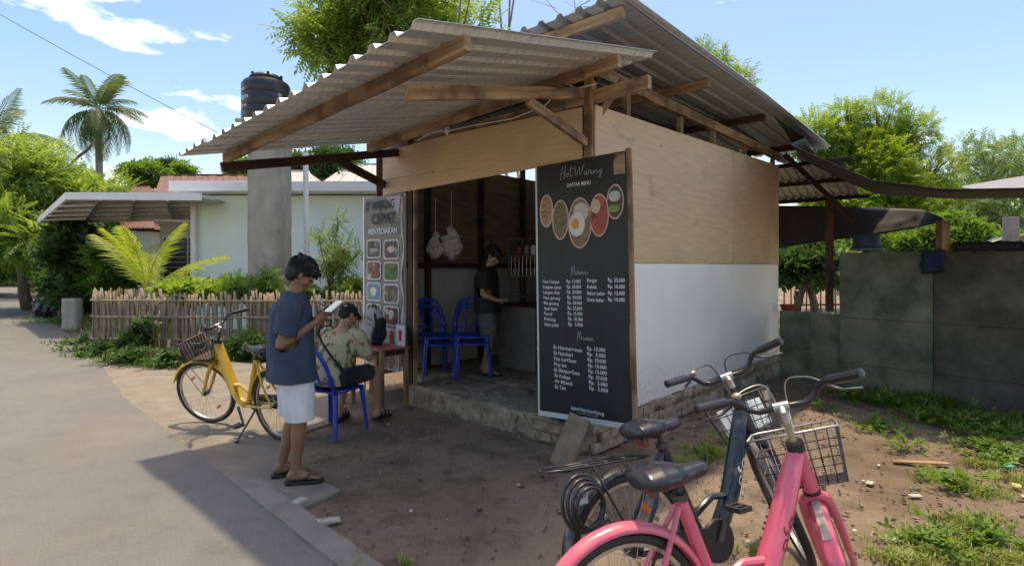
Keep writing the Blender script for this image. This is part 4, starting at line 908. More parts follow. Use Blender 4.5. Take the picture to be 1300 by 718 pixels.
def sandal(parent, ankle, fw, m, straps=1):
    fw = unit((fw[0], fw[1], 0)); sd_ = Vector((0, 0, 1)).cross(fw); a = Vector(ankle); g = Vector((a.x, a.y, a.z-.07)); P = lambda f, l, z: g+fw*f+sd_*l+Vector((0, 0, z)); out = []
    prof = [(-.075, .018), (-.06, .034), (0, .036), (.06, .038), (.12, .05), (.17, .046), (.2, .02)]
    L_ = [P(f, l, 0) for f, l in prof]+[P(f, -l, 0) for f, l in prof[::-1]]; n_ = len(L_)
    o = MB().add([p+V(0, 0, -.02) for p in L_]+[p+V(0, 0, -.001) for p in L_], [tuple(range(n_))[::-1], tuple(range(n_, 2*n_))]+[(i, (i+1) % n_, n_+(i+1) % n_, n_+i) for i in range(n_)]).build('sandal', m, parent, bevel=.004)
    if straps == 1:
        for q in (-1, 1): MB().tube([P(.135, -.008, .03), P(.10, q*.03, .045), P(.05, q*.042, .01)], [.006, .008, .007], 6).build('strap', m, o, smooth=True)
    else:
        for f in (.02, .07, .12): MB().tube([P(f, -.045, 0), P(f, -.038, .045), P(f, 0, .065-f*.2), P(f, .038, .045), P(f, .045, 0)], .010, 6, flat=1).build('strap', m, o, smooth=True)
    return o
def limb(mb, pts, rs, seg=14):
    for i in range(len(pts)-1): mb.capsule(pts[i], pts[i+1], rs[i], rs[i+1], seg)
def leg(mb, hip, knee, ankle):
    hip, knee, ankle = Vector(hip), Vector(knee), Vector(ankle)
    limb(mb, [hip, hip.lerp(knee, .5), knee], [.082, .068, .052]); calf = knee.lerp(ankle, .3); bk_ = (hip-knee).cross(ankle-knee); 
    limb(mb, [knee, calf, knee.lerp(ankle, .7), ankle], [.050, .055, .040, .033])
def arm(mb, sh, el, wr):
    sh, el, wr = Vector(sh), Vector(el), Vector(wr); limb(mb, [sh, sh.lerp(el, .5), el], [.05, .044, .036]); limb(mb, [el, el.lerp(wr, .3), wr], [.037, .037, .024])
def torso_secs(pts):  # (x, z, rx, ry)
    return [(V(x, 0, z), V(rx, 0, 0), V(0, ry, 0)) for x, z, rx, ry in pts]

# --- the young man standing, looking at his phone
def standing(loc, yaw, label, shirt_m, short_m, skin_m, phone=True, vox=.006, hem=.74, shortz=.46, group=None, loose=1.0):
    p = thing('person', label, 'person', loc, yaw)
    mb = MB(); An = {}
    legs = {1: ((-.02, .085, .86), (.0, .10, .47), (-.09, .11, .09)), -1: ((-.0, -.085, .86), (.03, -.095, .47), (.0, -.09, .09))}
    for s_, (h_, k_, a_) in legs.items(): leg(mb, h_, k_, a_); foot(mb, a_, (1, s_*.12, 0)); An[s_] = a_
    mb.loft(torso_secs([(-.01, .80, .09, .14), (-.015, .90, .10, .15), (-.005, 1.02, .095, .13), (.0, 1.15, .10, .135), (-.01, 1.27, .085, .13), (.0, 1.33, .055, .09), (.015, 1.365, .045, .055)]), 20)
    mb.capsule((-.005, 0, 1.33), (.02, 0, 1.44), .056, .05)
    hc = V(.045, 0, 1.515); fw = V(.78, 0, -.60) if phone else V(.8, -.1, -.6); P, rot = head(mb, hc, fw, (.5, 0, .87), .97)
    if phone: A_ = {-1: ((-.03, -.18, 1.30), (-.10, -.215, 1.03), (.13, -.15, 1.17)), 1: ((-.01, .185, 1.315), (.0, .22, 1.04), (.165, .10, 1.18))}
    else: A_ = {-1: ((-.01, -.185, 1.315), (-.02, -.22, 1.04), (.15, -.17, .96)), 1: ((-.01, .185, 1.315), (-.03, .23, 1.02), (.02, .25, .80))}
    for s_, (sh, el, wr) in A_.items():
        arm(mb, sh, el, wr)
        if phone: hand(mb, wr, (.75, .55 if s_ < 0 else -.35, .55), (.2, s_*.9, -.2) if s_ < 0 else (.1, 1, 0), 1 if s_ < 0 else -1, .85 if s_ < 0 else .6)
        elif s_ < 0: hand(mb, wr, (1, .1, .1), (0, -.3, 1), 1, .4)
        else: hand(mb, wr, (.15, 0, -1), (0, 1, 0), -1, .35)
    link('body', remesh(mb, vox, 3), skin_m, p, smooth=True)
    eyes(P, rot, p); hair(P, rot, p)
    sb = MB()
    L_ = loose
    sb.loft(torso_secs([(-.015, hem-.03, .172*L_, .212*L_), (-.02, hem+.12, .165*L_, .205*L_), (-.025, 1.0, .158*L_, .198*L_), (-.022, 1.14, .150, .198), (-.03, 1.24, .142, .202), (-.022, 1.31, .118, .185), (-.008, 1.365, .085, .125), (.005, 1.40, .066, .07)]), 28)
    for s_, (sh, el, wr) in A_.items():
        sh, el = Vector(sh), Vector(el); e2 = sh.lerp(el, .74); limb(sb, [V(sh.x, sh.y*.8, sh.z), sh.lerp(el, .12), e2], [.076, .082, .078]) 
    cuts = [((0, 0, hem), (0, 0, -1))]
    me_ = remesh(sb, .008, 3, (.020, 6.5, 2.6, 2), cuts)
    # trim the sleeve tips with planes across each upper arm
    bm = bmesh.new(); bm.from_mesh(me_)
    for s_, (sh, el, wr) in A_.items():
        sh, el = Vector(sh), Vector(el); c_ = sh.lerp(el, .78); n_ = (el-sh).normalized()
        geo = [f for f in bm.faces if (f.calc_center_median()-c_).length < .12 and (f.calc_center_median()-c_).dot(n_) > 0 and s_*f.calc_center_median().y > .155]
        bmesh.ops.delete(bm, geom=geo, context='FACES')
    bm.to_mesh(me_); bm.free()
    so = link('shirt', me_, shirt_m, p, smooth=True); md = so.modifiers.new('t', 'SOLIDIFY'); md.thickness = .003
    sh_ = MB(); sh_.loft(torso_secs([(-.008, .72, .118, .16), (-.015, .80, .12, .165), (-.015, .92, .115, .16)]), 24)
    for s_, (h_, k_, a_) in legs.items():
        h_, k_ = Vector(h_), Vector(k_); c0 = V(h_.x, h_.y, .80); c1 = h_.lerp(k_, (.86-shortz+.03)/.39); sh_.loft([(c0, V(.115, 0, 0), V(0, .098, 0)), (c0.lerp(c1, .5), V(.108, 0, 0), V(0, .093, 0)), (c1, V(.102, 0, 0), V(0, .088, 0))], 20)
    link('shorts', remesh(sh_, .009, 2, (.016, 8, 4, 5), [((0, 0, shortz), (0, 0, -1))]), short_m, p, smooth=True)
    for s_, a_ in An.items(): sandal(p, a_, (1, s_*.12, 0), M_black)
    return p, P, rot
man, Pm, rm = standing((-1.615, 4.10, .022), R(24), 'young man in navy T-shirt and pale shorts standing and looking at his phone', M_tshirt, M_shorts, M_skin)
M_print = mat('faded_print', (.16, .2, .26), .9, 0, .1, 10, 0)
rot_b = Matrix.Rotation(R(90), 3, 'Z')
for k, (z, wz) in enumerate(((1.25, .13), (1.215, .10), (1.18, .12), (1.155, .08))): pass
# phone in the right hand of the standing man
ph = thing('mobile_phone', 'smartphone with pale glowing screen held by the standing young man', 'phone', mat4=Matrix.Translation((-1.615, 4.10, .022)) @ Matrix.Rotation(R(24), 4, 'Z') @ Matrix.Translation((.27, -.06, 1.275)) @ Matrix.Rotation(R(40), 4, 'Z') @ Matrix.Rotation(R(60), 4, 'Y'))
MB().box((0, 0, 0), (.009, .075, .155)).build('case', M_steel, ph, bevel=.004)
ms = NM('phone_screen'); ms.col((.05, .06, .07)); ms.b.inputs['Emission Color'].default_value = (.62, .8, 1, 1); ms.b.inputs['Emission Strength'].default_value = .35; ms.set(Roughness=.15)
MB().box((-.0052, 0, 0), (.001, .068, .145)).build('screen', ms.m, ph)

# man inside the stall
man2, P2, r2 = standing((-.30, 7.12, .215), R(-12), 'man in black T-shirt and grey shorts standing in the dim doorway', M_cloth_black, M_shorts_g, M_skin2, phone=False, vox=.009, hem=.80, shortz=.50)

def seated(loc, yaw, label, shirt_m, short_m, skin_m, pose):
    p = thing('person', label, 'person', loc, yaw); mb = MB(); An = {}
    for s_, (h_, k_, a_) in pose['legs'].items():
        leg(mb, h_, k_, a_); foot(mb, a_, pose['feet'][s_]); An[s_] = a_
    T = pose['torso']   # list of centre, rx, ry with tilt handled by centres
    def secs(g=0, lo=0, hi=99): return [(V(x, 0, z), V(rx+g, 0, 0), V(0, ry+g, 0)) for x, z, rx, ry in T[lo:hi]]
    mb.loft(secs(), 20); nk, hc = Vector(pose['neck']), Vector(pose['head']); mb.capsule(nk, nk.lerp(hc, .5), .058, .05)
    P, rot = head(mb, hc, pose['look'], pose['up'], .97)
    for s_, (sh, el, wr) in pose['arms'].items(): arm(mb, sh, el, wr); hand(mb, wr, pose['hand'][s_], (0, 0, 1), 1 if s_ < 0 else -1, .5)
    link('body', remesh(mb, .007, 3), skin_m, p, smooth=True); eyes(P, rot, p)
    sb = MB(); sb.loft([(c, a_*1.0+a_.normalized()*.028, b_+b_.normalized()*.022) for c, a_, b_ in secs(0, 0, len(T)-1)]+[(nk+V(-.005, 0, -.03), V(.07, 0, 0), V(0, .075, 0))], 26)
    for s_, (sh, el, wr) in pose['arms'].items():
        sh, el = Vector(sh), Vector(el); limb(sb, [V(sh.x, sh.y*.8, sh.z), sh.lerp(el, .1), sh.lerp(el, .72)], [.066, .074, .068])
    link('shirt', remesh(sb, .008, 3, (.018, 7, 4, 8)), shirt_m, p, smooth=True)
    sh_ = MB()
    for s_, (h_, k_, a_) in pose['legs'].items():
        h_, k_ = Vector(h_), Vector(k_); d_, sd_, n_ = frame(k_-h_); e_ = h_.lerp(k_, .84); sh_.loft([(h_-d_*.08, sd_*.10, n_*.095), (h_, sd_*.108, n_*.10), (h_.lerp(e_, .5), sd_*.098, n_*.09), (e_, sd_*.09, n_*.082)], 20)
    link('shorts', remesh(sh_, .008, 2, (.008, 8, 8, 5)), short_m, p, smooth=True)
    return p, P, rot, An
fm = NM('leaf_print_cotton'); base = fm.mix(fm.noise(3), (.40, .36, .21), (.50, .45, .28)); base = fm.mix(fm.ramp(fm.noise(15, 2, .5, (1, 1, .6), off=2), .53, .58), base, (.13, .15, .07)); base = fm.mix(fm.ramp(fm.noise(9, 2, .5, off=14), .60, .63), base, (.45, .15, .08)); base = fm.mix(fm.ramp(fm.noise(11, 2, .5, off=21), .66, .7), base, (.6, .58, .5))
fm.col(base); fm.l(fm.bump(fm.noise(11, 4, .6, (1, 1, .5)), .8, .025), fm.b.inputs['Normal']); fm.set(Roughness=.9); M_floral = fm.m
SY = R(67)
sit, Ps, rs_, An = seated((-1.755, 5.40, .0), SY, 'seated man in leaf-print shirt and black cap on a blue chair', M_floral, M_shorts_d, M_skin2,
    dict(legs={-1: ((.0, -.10, .50), (.43, -.17, .53), (.50, -.16, .09)), 1: ((.0, .10, .50), (.42, .15, .51), (.30, .18, .09))}, feet={-1: (1, -.1, 0), 1: (1, .2, 0)},
         torso=[(-.02, .46, .13, .17), (-.02, .54, .125, .165), (.01, .66, .12, .16), (.055, .78, .12, .175), (.10, .88, .11, .185), (.135, .95, .08, .14), (.15, .99, .05, .065)],
         neck=(.145, 0, .97), head=(.225, .0, 1.10), look=(.8, -.25, -.6), up=(.6, 0, .8), arms={-1: ((.11, -.20, .92), (.22, -.26, .70), (.42, -.12, .64)), 1: ((.11, .20, .92), (.26, .24, .72), (.44, .08, .66))}, hand={-1: (.8, .5, .1), 1: (.8, -.5, .1)}))
for s_, a_ in An.items(): sandal(sit, a_, (1, -.1, 0) if s_ < 0 else (1, .2, 0), M_cloth_black, 3)
mb = MB(); mb.ell(Ps(-.012, 0, .05), (.104, .085, .078), rs_); mb.ell(Ps(-.05, 0, .0), (.06, .07, .06), rs_); mb.loft([(Ps(.06, 0, .062), (rs_ @ V(0, .075, 0)), (rs_ @ V(0, 0, .012))), (Ps(.12, 0, .05), (rs_ @ V(0, .06, 0)), (rs_ @ V(0, 0, .008))), (Ps(.155, 0, .038), (rs_ @ V(0, .03, 0)), (rs_ @ V(0, 0, .005)))], 16)
link('cap', remesh(mb, .006, 3), M_cloth_black, sit, smooth=True)
MB().box(Ps(-.10, -.045, .055), (.02, .02, .02), rs_).build('cap_badge', M_ink2, sit)
bag = thing('crossbody_bag', 'small black crossbody bag with strap over the seated man in leaf-print shirt', 'bag', (-1.755, 5.40, 0), SY)
MB().tube([V(-.135, .06, .95), V(-.14, .0, .86), V(-.13, -.10, .74), V(-.08, -.19, .62), V(.0, -.215, .58)], .016, 6, flat=.5).tube([V(-.135, .06, .95), V(-.03, .13, 1.02), V(.10, .10, 1.00), V(.19, .05, .85), V(.17, -.06, .70), V(.08, -.2, .60)], .014, 6, flat=.5).build('strap', M_cloth_black, bag, smooth=True)
link('pouch', rough_box((-.10, -.255, .47), (.08, -.19, .62), .02, .012, 2), M_cloth_black, bag, smooth=True)
# person mostly behind the banner, seated inside with crossed leg
sit2, P3, r3, An3 = seated(WP(-.52, .62, .215), R(150), 'seated person half hidden behind the menu banner with one bare foot crossed', M_cloth_black, M_shorts_d, M_skin2,
    dict(legs={-1: ((.0, -.10, .50), (.42, -.14, .52), (.44, -.14, .09)), 1: ((.0, .10, .50), (.40, .16, .62), (.50, -.05, .55))}, feet={-1: (1, 0, 0), 1: (.8, -.8, 0)},
         torso=[(-.02, .46, .12, .16), (-.02, .56, .115, .155), (-.01, .70, .11, .15), (.0, .84, .115, .165), (.01, .95, .10, .17), (.02, 1.02, .07, .13), (.03, 1.07, .05, .065)],
         neck=(.03, 0, 1.05), head=(.07, 0, 1.20), look=(1, 0, -.2), up=(.2, 0, 1), arms={-1: ((.0, -.19, .98), (.08, -.24, .72), (.30, -.10, .64)), 1: ((.0, .19, .98), (.08, .24, .72), (.30, .08, .70))}, hand={-1: (.9, .4, 0), 1: (.9, -.4, 0)}))
hair(P3, r3, sit2)
# ------------------------------------------------------------------ plastic chairs
def make_chair(label, mat4, group='blue plastic chairs'):
    c = thing('plastic_chair', label, 'chair', mat4=mat4, group=group)
    n = 10; vs = []
    for th in (0, -.012):
        for i in range(n+1):
            for j in range(n+1):
                u, v_ = i/n*2-1, j/n*2-1; w_ = .215-.02*(-u+1)/2; z = .435+th-.018*(1-u*u)*(1-v_*v_)*1.2
                if u > .8: z -= .02*(u-.8)/.2
                vs.append((u*.205, v_*w_, z))
    k = (n+1); m_ = k*k; fs = [(i*k+j, (i+1)*k+j, (i+1)*k+j+1, i*k+j+1) for i in range(n) for j in range(n)]
    bd = [(i, 0) for i in range(n)]+[(n, j) for j in range(n)]+[(i, n) for i in range(n, 0, -1)]+[(0, j) for j in range(n, 0, -1)]
    ids = [i*k+j for i, j in bd]; fs2 = [tuple(q+m_ for q in f[::-1]) for f in fs]+[(ids[i-1], ids[i], ids[i]+m_, ids[i-1]+m_) for i in range(len(ids))]
    MB().add(vs, fs+fs2).build('seat', M_blue, c, smooth='auto')
    MB().tube([V(.19, -.20, .425), V(.205, .0, .41), V(.19, .20, .425)], .016, 6).tube([V(.19, -.2, .425), V(-.19, -.195, .425)], .016, 6).tube([V(.19, .2, .425), V(-.19, .195, .425)], .016, 6).build('seat_rim', M_blue, c, smooth=True)
    for sx_, sy in ((1, 1), (1, -1), (-1, 1), (-1, -1)):
        t0 = V(sx_*.185, sy*.195, .43); t1 = V(sx_*.225, sy*.235, 0)
        vs = []
        for q, w_ in ((t0, .036), (t0.lerp(t1, .5), .027), (t1, .020)):
            vs += [q+V(-sx_*w_, 0, 0)+V(-sx_*.0, -sy*.0, 0), q+V(-sx_*w_, sy*.006, 0), q+V(0, sy*.008, 0), q+V(.006*sx_, -sy*w_, 0), q+V(0, -sy*w_, 0), q]
        MB().add(vs, [(a+i, a+(i+1) % 6, a+6+(i+1) % 6, a+6+i) for a in (0, 6) for i in range(6)]+[tuple(range(6))[::-1], tuple(range(12, 18))]).tube([t0, t1], [.021, .014], 8).build('leg', M_blue, c, smooth='auto')
    arch = []
    for t in np.linspace(0, 1, 19):
        a_ = math.pi*t; y_ = -.215*math.copysign(abs(math.cos(a_))**.55, math.cos(a_)); z = .42+.44*math.sin(a_)**.55; arch.append(V(-.20-.17*(z-.42)/.44, y_*(1-.12*(z-.42)/.44), z))
    MB().tube(arch, .026, 8, flat=.6, up=(1, 0, 0)).build('backrest', M_blue, c, smooth=True)
    MB().tube([V(-.215, -.19, .52), V(-.245, 0, .515), V(-.215, .19, .52)], .016, 8, flat=.7).build('back_rail', M_blue, c, smooth=True)
    for y_ in (-.06, .06): MB().tube([V(-.24, y_, .52), V(-.31, y_*1.1, .70), V(-.36, y_*.9, .845)], .011, 6, flat=.6).build('back_slat', M_blue, c, smooth=True)
    return c
CM = lambda p, rz, z=0: Matrix.Translation((p[0], p[1], z)) @ Matrix.Rotation(rz, 4, 'Z')
ch0 = make_chair('blue plastic chair under the seated man in leaf-print shirt', CM((-1.735, 5.34), R(66), .0))
def dup_chair(label, m4): c = copy_tree(ch0); c.matrix_world = m4; c['label'] = label; return c
a1, a2 = (-.98, 6.98), (-.52, 7.06)
dup_chair('blue chair left of its twin just inside the doorway, lowest of its stack', CM(a1, R(-62), .215)); dup_chair('blue chair stacked on the left-hand blue chair inside the doorway', CM((a1[0]+.01, a1[1]+.02), R(-62), .30))
dup_chair('blue chair beside the black-shirted man indoors, lowest of its stack', CM(a2, R(-84), .215)); dup_chair('blue chair stacked on top of another next to the black-shirted man', CM((a2[0]-.0, a2[1]+.02), R(-84), .30))
dup_chair('blue plastic chair almost hidden behind the menu banner', CM(WP(-.52, .62, 0), R(150), .215))
# ------------------------------------------------------------------ table with backpack
M_redtop = mat('worn_red_paint', (.28, .07, .06), .45, 0, .2, 6, .2, 30, dirt=((.4, .3, .26), .5, .8, 5))
tb = thing('side_table', 'small wooden table with worn red top standing in front of the poster', 'table', WP(-2.80, -.27, 0), R(-42.3))
MB().box((0, 0, .672), (.66, .40, .022)).build('tabletop', M_redtop, tb, bevel=.004)
MB().box((0, -.17, .63), (.58, .02, .06)).box((0, .17, .63), (.58, .02, .06)).box((-.29, 0, .63), (.02, .32, .06)).box((.29, 0, .63), (.02, .32, .06)).build('apron', M_wood_d, tb)
for sx_ in (-1, 1):
    for sy in (-1, 1): beam((sx_*.285, sy*.16, .66), (sx_*.295, sy*.165, 0), .045, .045, M_wood_p, tb, 'leg', up=(1, 0, 0))
bp = thing('backpack', 'grey and black backpack standing on the red table', 'backpack', mat4=Matrix.Translation(WP(-2.98, -.27, .684)) @ Matrix.Rotation(R(-30), 4, 'Z') @ Matrix.Rotation(R(7), 4, 'Y'))
M_bgrey = mat('grey_nylon', (.30, .29, .275), .7, 0, .12, 9, .4, 60)
mb = MB(); mb.loft([(V(.0, 0, .0), V(.14, 0, 0), V(0, .09, 0)), (V(0, 0, .08), V(.165, 0, 0), V(0, .11, 0)), (V(0, 0, .22), V(.155, 0, 0), V(0, .10, 0)), (V(0, .01, .34), V(.125, 0, 0), V(0, .08, 0)), (V(0, .015, .41), V(.07, 0, 0), V(0, .05, 0)), (V(0, .015, .43), V(.02, 0, 0), V(0, .02, 0))], 22)
link('pack_body', remesh(mb, .009, 2, (.012, 8, 7, 3)), M_bgrey, bp, smooth=True)
mb = MB(); mb.loft([(V(.01, -.09, .03), V(.11, 0, 0), V(0, .05, 0)), (V(.01, -.10, .12), V(.12, 0, 0), V(0, .05, 0)), (V(.01, -.085, .22), V(.09, 0, 0), V(0, .03, 0))], 18)
link('front_pocket', remesh(mb, .009, 2, (.008, 10, 8, 6)), M_bgrey, bp, smooth=True)
link('side_pocket', remesh(MB().ell((.13, -.02, .12), (.065, .10, .13)).ell((.12, .0, .25), (.05, .07, .10)), .009, 2, (.02, 12, 9, 2)), M_cloth_black, bp, smooth=True)
MB().tube([V(-.03, 0, .42), V(-.02, -.01, .47), V(.03, -.01, .47), V(.04, 0, .42)], .008, 7).build('handle', M_cloth_black, bp, smooth=True)
MB().tube([V(.08, -.06, .38), V(.15, -.10, .28), V(.17, -.12, .14), V(.13, -.12, .02)], .016, 7, flat=.5).tube([V(-.06, -.07, .38), V(-.11, -.11, .25), V(-.13, -.11, .08)], .010, 7, flat=.5).build('strap', M_cloth_black, bp, smooth=True)
MB().tube([V(-.09, -.098, .30), V(0, -.112, .33), V(.09, -.098, .30)], .004, 5).build('zip', M_cloth_black, bp, smooth=True)
box_ = thing('red_cup', 'white card with red cup standing at the back of the red table', 'card', WP(-2.60, -.12, .683), R(-42))
MB().box((0, 0, .12), (.17, .006, .24)).build('card', M_bwhite, box_); MB().lathe([(.03, 0), (.045, .13)], (.0, -.008, .05), 14).xf(Matrix.Diagonal((1, .1, 1, 1))).build('printed_cup', mat('cup_red', (.45, .03, .03), .5), box_)
# ------------------------------------------------------------------ inside the stall: shelf, counter, hanging bags
sh = thing('metal_rack', 'pale metal rack with trays behind the black-shirted man', 'rack', WP(-2.58, 2.25, .2), R(-42.3))
for sx_ in (-.35, .35):
    for sy in (-.15, .15): MB().box((sx_, sy, .9), (.025, .025, 1.8)).build('upright', M_steel, sh)
for z in (.35, .95, 1.25, 1.55, 1.8): MB().box((0, 0, z), (.72, .32, .018)).build('shelf', M_steel, sh)
for k in range(9): MB().tube([V(-.3+k*.075, -.155, 1.26), V(-.3+k*.075, -.155, 1.54)], .004, 5).build('bar', M_steel, sh)
for k in range(5): MB().lathe([(.04, 0), (.045, .12), (.02, .16)], (-.26+k*.13, 0, 1.56), 12).build('jar', [M_redtop, M_bgrey, M_white][k % 3], sh, smooth=True)
M_greycloth = mat('grey_cloth', (.17, .165, .16), .8, 0, .25, 4, .4, 14)
ct = thing('counter', 'grey cloth covered counter inside the stall behind the seated person', 'counter', WP(-2.32, 1.80, .2), R(-42.3))
MB().box((0, 0, .43), (.66, .45, .86)).build('cloth_cover', M_greycloth, ct, bevel=.02); MB().box((0, 0, .875), (.70, .50, .03)).build('worktop', M_wood_d, ct, bevel=.004)
M_plbag = mat('clear_plastic_bag', (.5, .47, .44), .25, 0, .3, 20, .8, 30, dist=.02)
for k, (px, py, s_, lab) in enumerate(((553, 312, .13, 'small crumpled plastic bag of snacks hanging left on the inner wall'), (573, 308, .17, 'large pale plastic bag hanging on the dark inner wall'))):
    c = at(px, py, 7.35); mb = MB(); mb.ell((0, 0, -s_*.2), (s_*.8, s_*.5, s_)); mb.capsule((0, 0, s_*.6), (0, 0, s_*1.5), s_*.3, s_*.06)
    t = thing('hanging_bag', lab, 'bag', c, group='plastic bags hanging inside the stall'); link('bag_body', remesh(mb, .012, 1, (.05, 11, 11, k*3)), M_plbag, t, smooth=True)
    MB().tube([(0, 0, s_*1.4), (0, .02, s_*1.4+.45)], .004, 5).build('string', M_bwhite, t)
# stone block leaning against the step
o = link('stone_block', rough_box((-.085, -.05, -.21), (.085, .05, .21), .03, .014, 9), M_stone, smooth=True); o.location = (.47, 4.40, .20); o.rotation_euler = (R(-28), R(14), R(-30)); tag(o, 'rough stone block leaning against the step under the menu banner', 'stone')
# ------------------------------------------------------------------ bamboo fence
fen = thing('bamboo_fence', 'weathered bamboo picket fence in front of the pale house', 'fence', (0, 0, 0))
pk = []
for v_ in range(6):
    rr_ = random.Random(v_); h_ = 1.13+rr_.uniform(-.04, .06); bend = rr_.uniform(-.05, .05); pts = [V(bend*math.sin(math.pi*t)+rr_.uniform(-.006, .006), 0, h_*t) for t in np.linspace(0, 1, 6)]
    me = MB().tube(pts, [.027]*5+[.022], 6, flat=.5, up=(0, 1, 0)).mesh('picket'); me.materials.append(M_bamboo); me.polygons.foreach_set('use_smooth', [True]*len(me.polygons)); pk.append(me)
line = [(-8.35, 12.2), (-8.2, 10.9), (-7.7, 10.15), (-5.2, 9.95), (-1.6, 9.9)]
pos_ = []
for i in range(len(line)-1):
    a_, b_ = Vector((*line[i], 0)), Vector((*line[i+1], 0)); n_ = int((b_-a_).length/.056)
    for k in range(n_): pos_.append((a_.lerp(b_, k/n_), math.atan2((b_-a_).y, (b_-a_).x)))
for i, (p, a_) in enumerate(pos_):
    o = bpy.data.objects.new('picket', pk[random.randrange(6)]); COL.objects.link(o); o.parent = fen
    o.matrix_local = Matrix.Translation((p.x, p.y+(.018 if i % 2 else -.018), -.03)) @ Matrix.Rotation(a_, 4, 'Z') @ Matrix.Rotation(random.gauss(0, .028), 4, 'Y') @ Matrix.Diagonal((random.uniform(.75, 1.35), 1, random.uniform(.95, 1.05), 1))
for z in (.28, .68, .98):
    for i in range(len(line)-1):
        a_, b_ = Vector((*line[i], z)), Vector((*line[i+1], z)); MB().tube([a_.lerp(b_, t)+V(-.02, -.05, .015*mnoise.noise((t*9, i, z))) for t in np.linspace(0, 1, 8)], .018, 6).build('rail', M_bamboo, fen, smooth=True)
# concrete block, rubbish bag, leaning post
o = link('concrete_block', rough_box((-.18, -.12, 0), (.18, .12, .80), .08, .012, 5), M_conc, smooth=True); o.location = gat(92, 419); tag(o, 'squat grey concrete block at the far left end of the bamboo fence', 'block')
MB_ = MB().ell((0, 0, .3), (.42, .32, .34)); MB_.capsule((.1, 0, .45), (.12, 0, .72), .14, .05); me = remesh(MB_, .03, 1, (.12, 3.5, 3.5, 4))
o = link('rubbish_bag', me, M_black, smooth=True); o.location = gat(61, 402); tag(o, 'black rubbish bag dumped at the road edge behind the concrete block', 'rubbish bag')
for px, py, hh, lab, mm in ((78, 404, 1.9, 'leaning weathered post beside the black rubbish bag', M_bark), (42, 366, 1.5, 'pale concrete post by the far bend of the road', M_conc)):
    p = gat(px, py if py > 370 else 372); t = thing('post', lab, 'post', p); beam((0, 0, 0), (.08, 0, hh if mm is M_bark else 2.6), .16 if mm is M_bark else .32, .16 if mm is M_bark else .3, mm, t, 'shaft')

# ------------------------------------------------------------------ pillar with water tank, white pipe, house
pil = thing('concrete_pillar', 'tall square concrete pillar carrying the black water tank', 'pillar', at(343, 400, 11)*1); pil.location.z = 0
link('shaft', rough_box((-.31, -.29, 0), (.31, .29, 4.36), .2, .012, 3), M_conc, pil, smooth=True); MB().box((-.06, 0, 4.40), (.86, .86, .08)).build('cap_slab', M_conc, pil, bevel=.01)
tk = thing('water_tank', 'black cylindrical plastic water tank on top of the pillar', 'water tank', (pil.location.x-.08, 11, 4.44))
mb = MB(); mb.lathe([(.44, 0), (.455, .03), (.455, .25), (.445, .27), (.455, .29), (.455, .52), (.445, .54), (.455, .56), (.455, .74), (.42, .80), (.30, .83), (.27, .835)], (0, 0, 0), 40).build('tank_body', M_black, tk, smooth='auto')
MB().lathe([(.30, .83), (.30, .87), (.315, .875), (.315, .90), (.27, .92), (.25, .95), (.10, .965)], (0, 0, 0), 32).build('lid', M_black, tk, smooth='auto')
for k in range(6): MB().box((.30*math.cos(k*1.047), .30*math.sin(k*1.047), .93), (.05, .04, .05)).build('lid_lug', M_black, tk, bevel=.008)
def curved_text(s_, z, a0, wid, h_, m):
    me = text_mesh(s_, .02); xs = [v.co.x for v in me.vertices]; x0, x1 = min(xs), max(xs)
    for v in me.vertices:
        t = a0+(v.co.x-x0)/(x1-x0)*wid; v.co = V(.459*math.cos(t), .459*math.sin(t), z+v.co.y/.73*h_)
    link('lettering', me, m, tk)
curved_text('pe', .56, R(216), R(22), .08, M_ink); curved_text('dgn', .40, R(212), R(38), .09, M_ink); curved_text('fiuns', .24, R(215), R(30), .07, M_ink); curved_text('R', .44, R(322), R(14), .09, M_ink2)
pp = thing('white_pipe', 'tall thin white pipe standing beside the concrete pillar', 'pipe', at(388, 400, 11.4)); pp.location.z = 0
MB().tube([V(0, 0, 0), V(0.02, 0, 1.9), V(0, 0, 3.95)], .055, 12).build('pipe', M_trim, pp, smooth='auto')
hs = thing('house', 'pale mint white house with flat white eave and porch canopy behind the fence', 'house', (-8, 14, 0))
MB().box((5.5, 3, 1.7), (11, 6, 3.4)).build('wall', M_housewall, hs); MB().box((5.4, 2.9, 3.55), (11.5, 7.0, .24)).build('eave', M_trim, hs, bevel=.01)
MB().box((-.9, -.45, 3.68), (.0+.02, .01, .02)).v
MB().box((-1.3, 3.6, 1.65), (2.6, 2.0, 3.3)).build('wall', M_cream, hs)
wdw = MB().box((-1.72, 2.57, 1.65), (1.55, .08, 1.75)).build('window', M_trim, hs)
for k in range(2): MB().box((-2.08+k*.73, 2.50, 1.65), (.66, .03, 1.6)).build('shutter', M_steeld, wdw); 
for k in range(2):
    for j in range(10): MB().box((-2.08+k*.73, 2.475, .95+j*.155), (.62, .02, .02)).build('slat', M_grey_panel, wdw)
MB().box((-.02, -.1, 1.62), (.11, .11, 3.2)).build('porch_post', M_trim, hs)
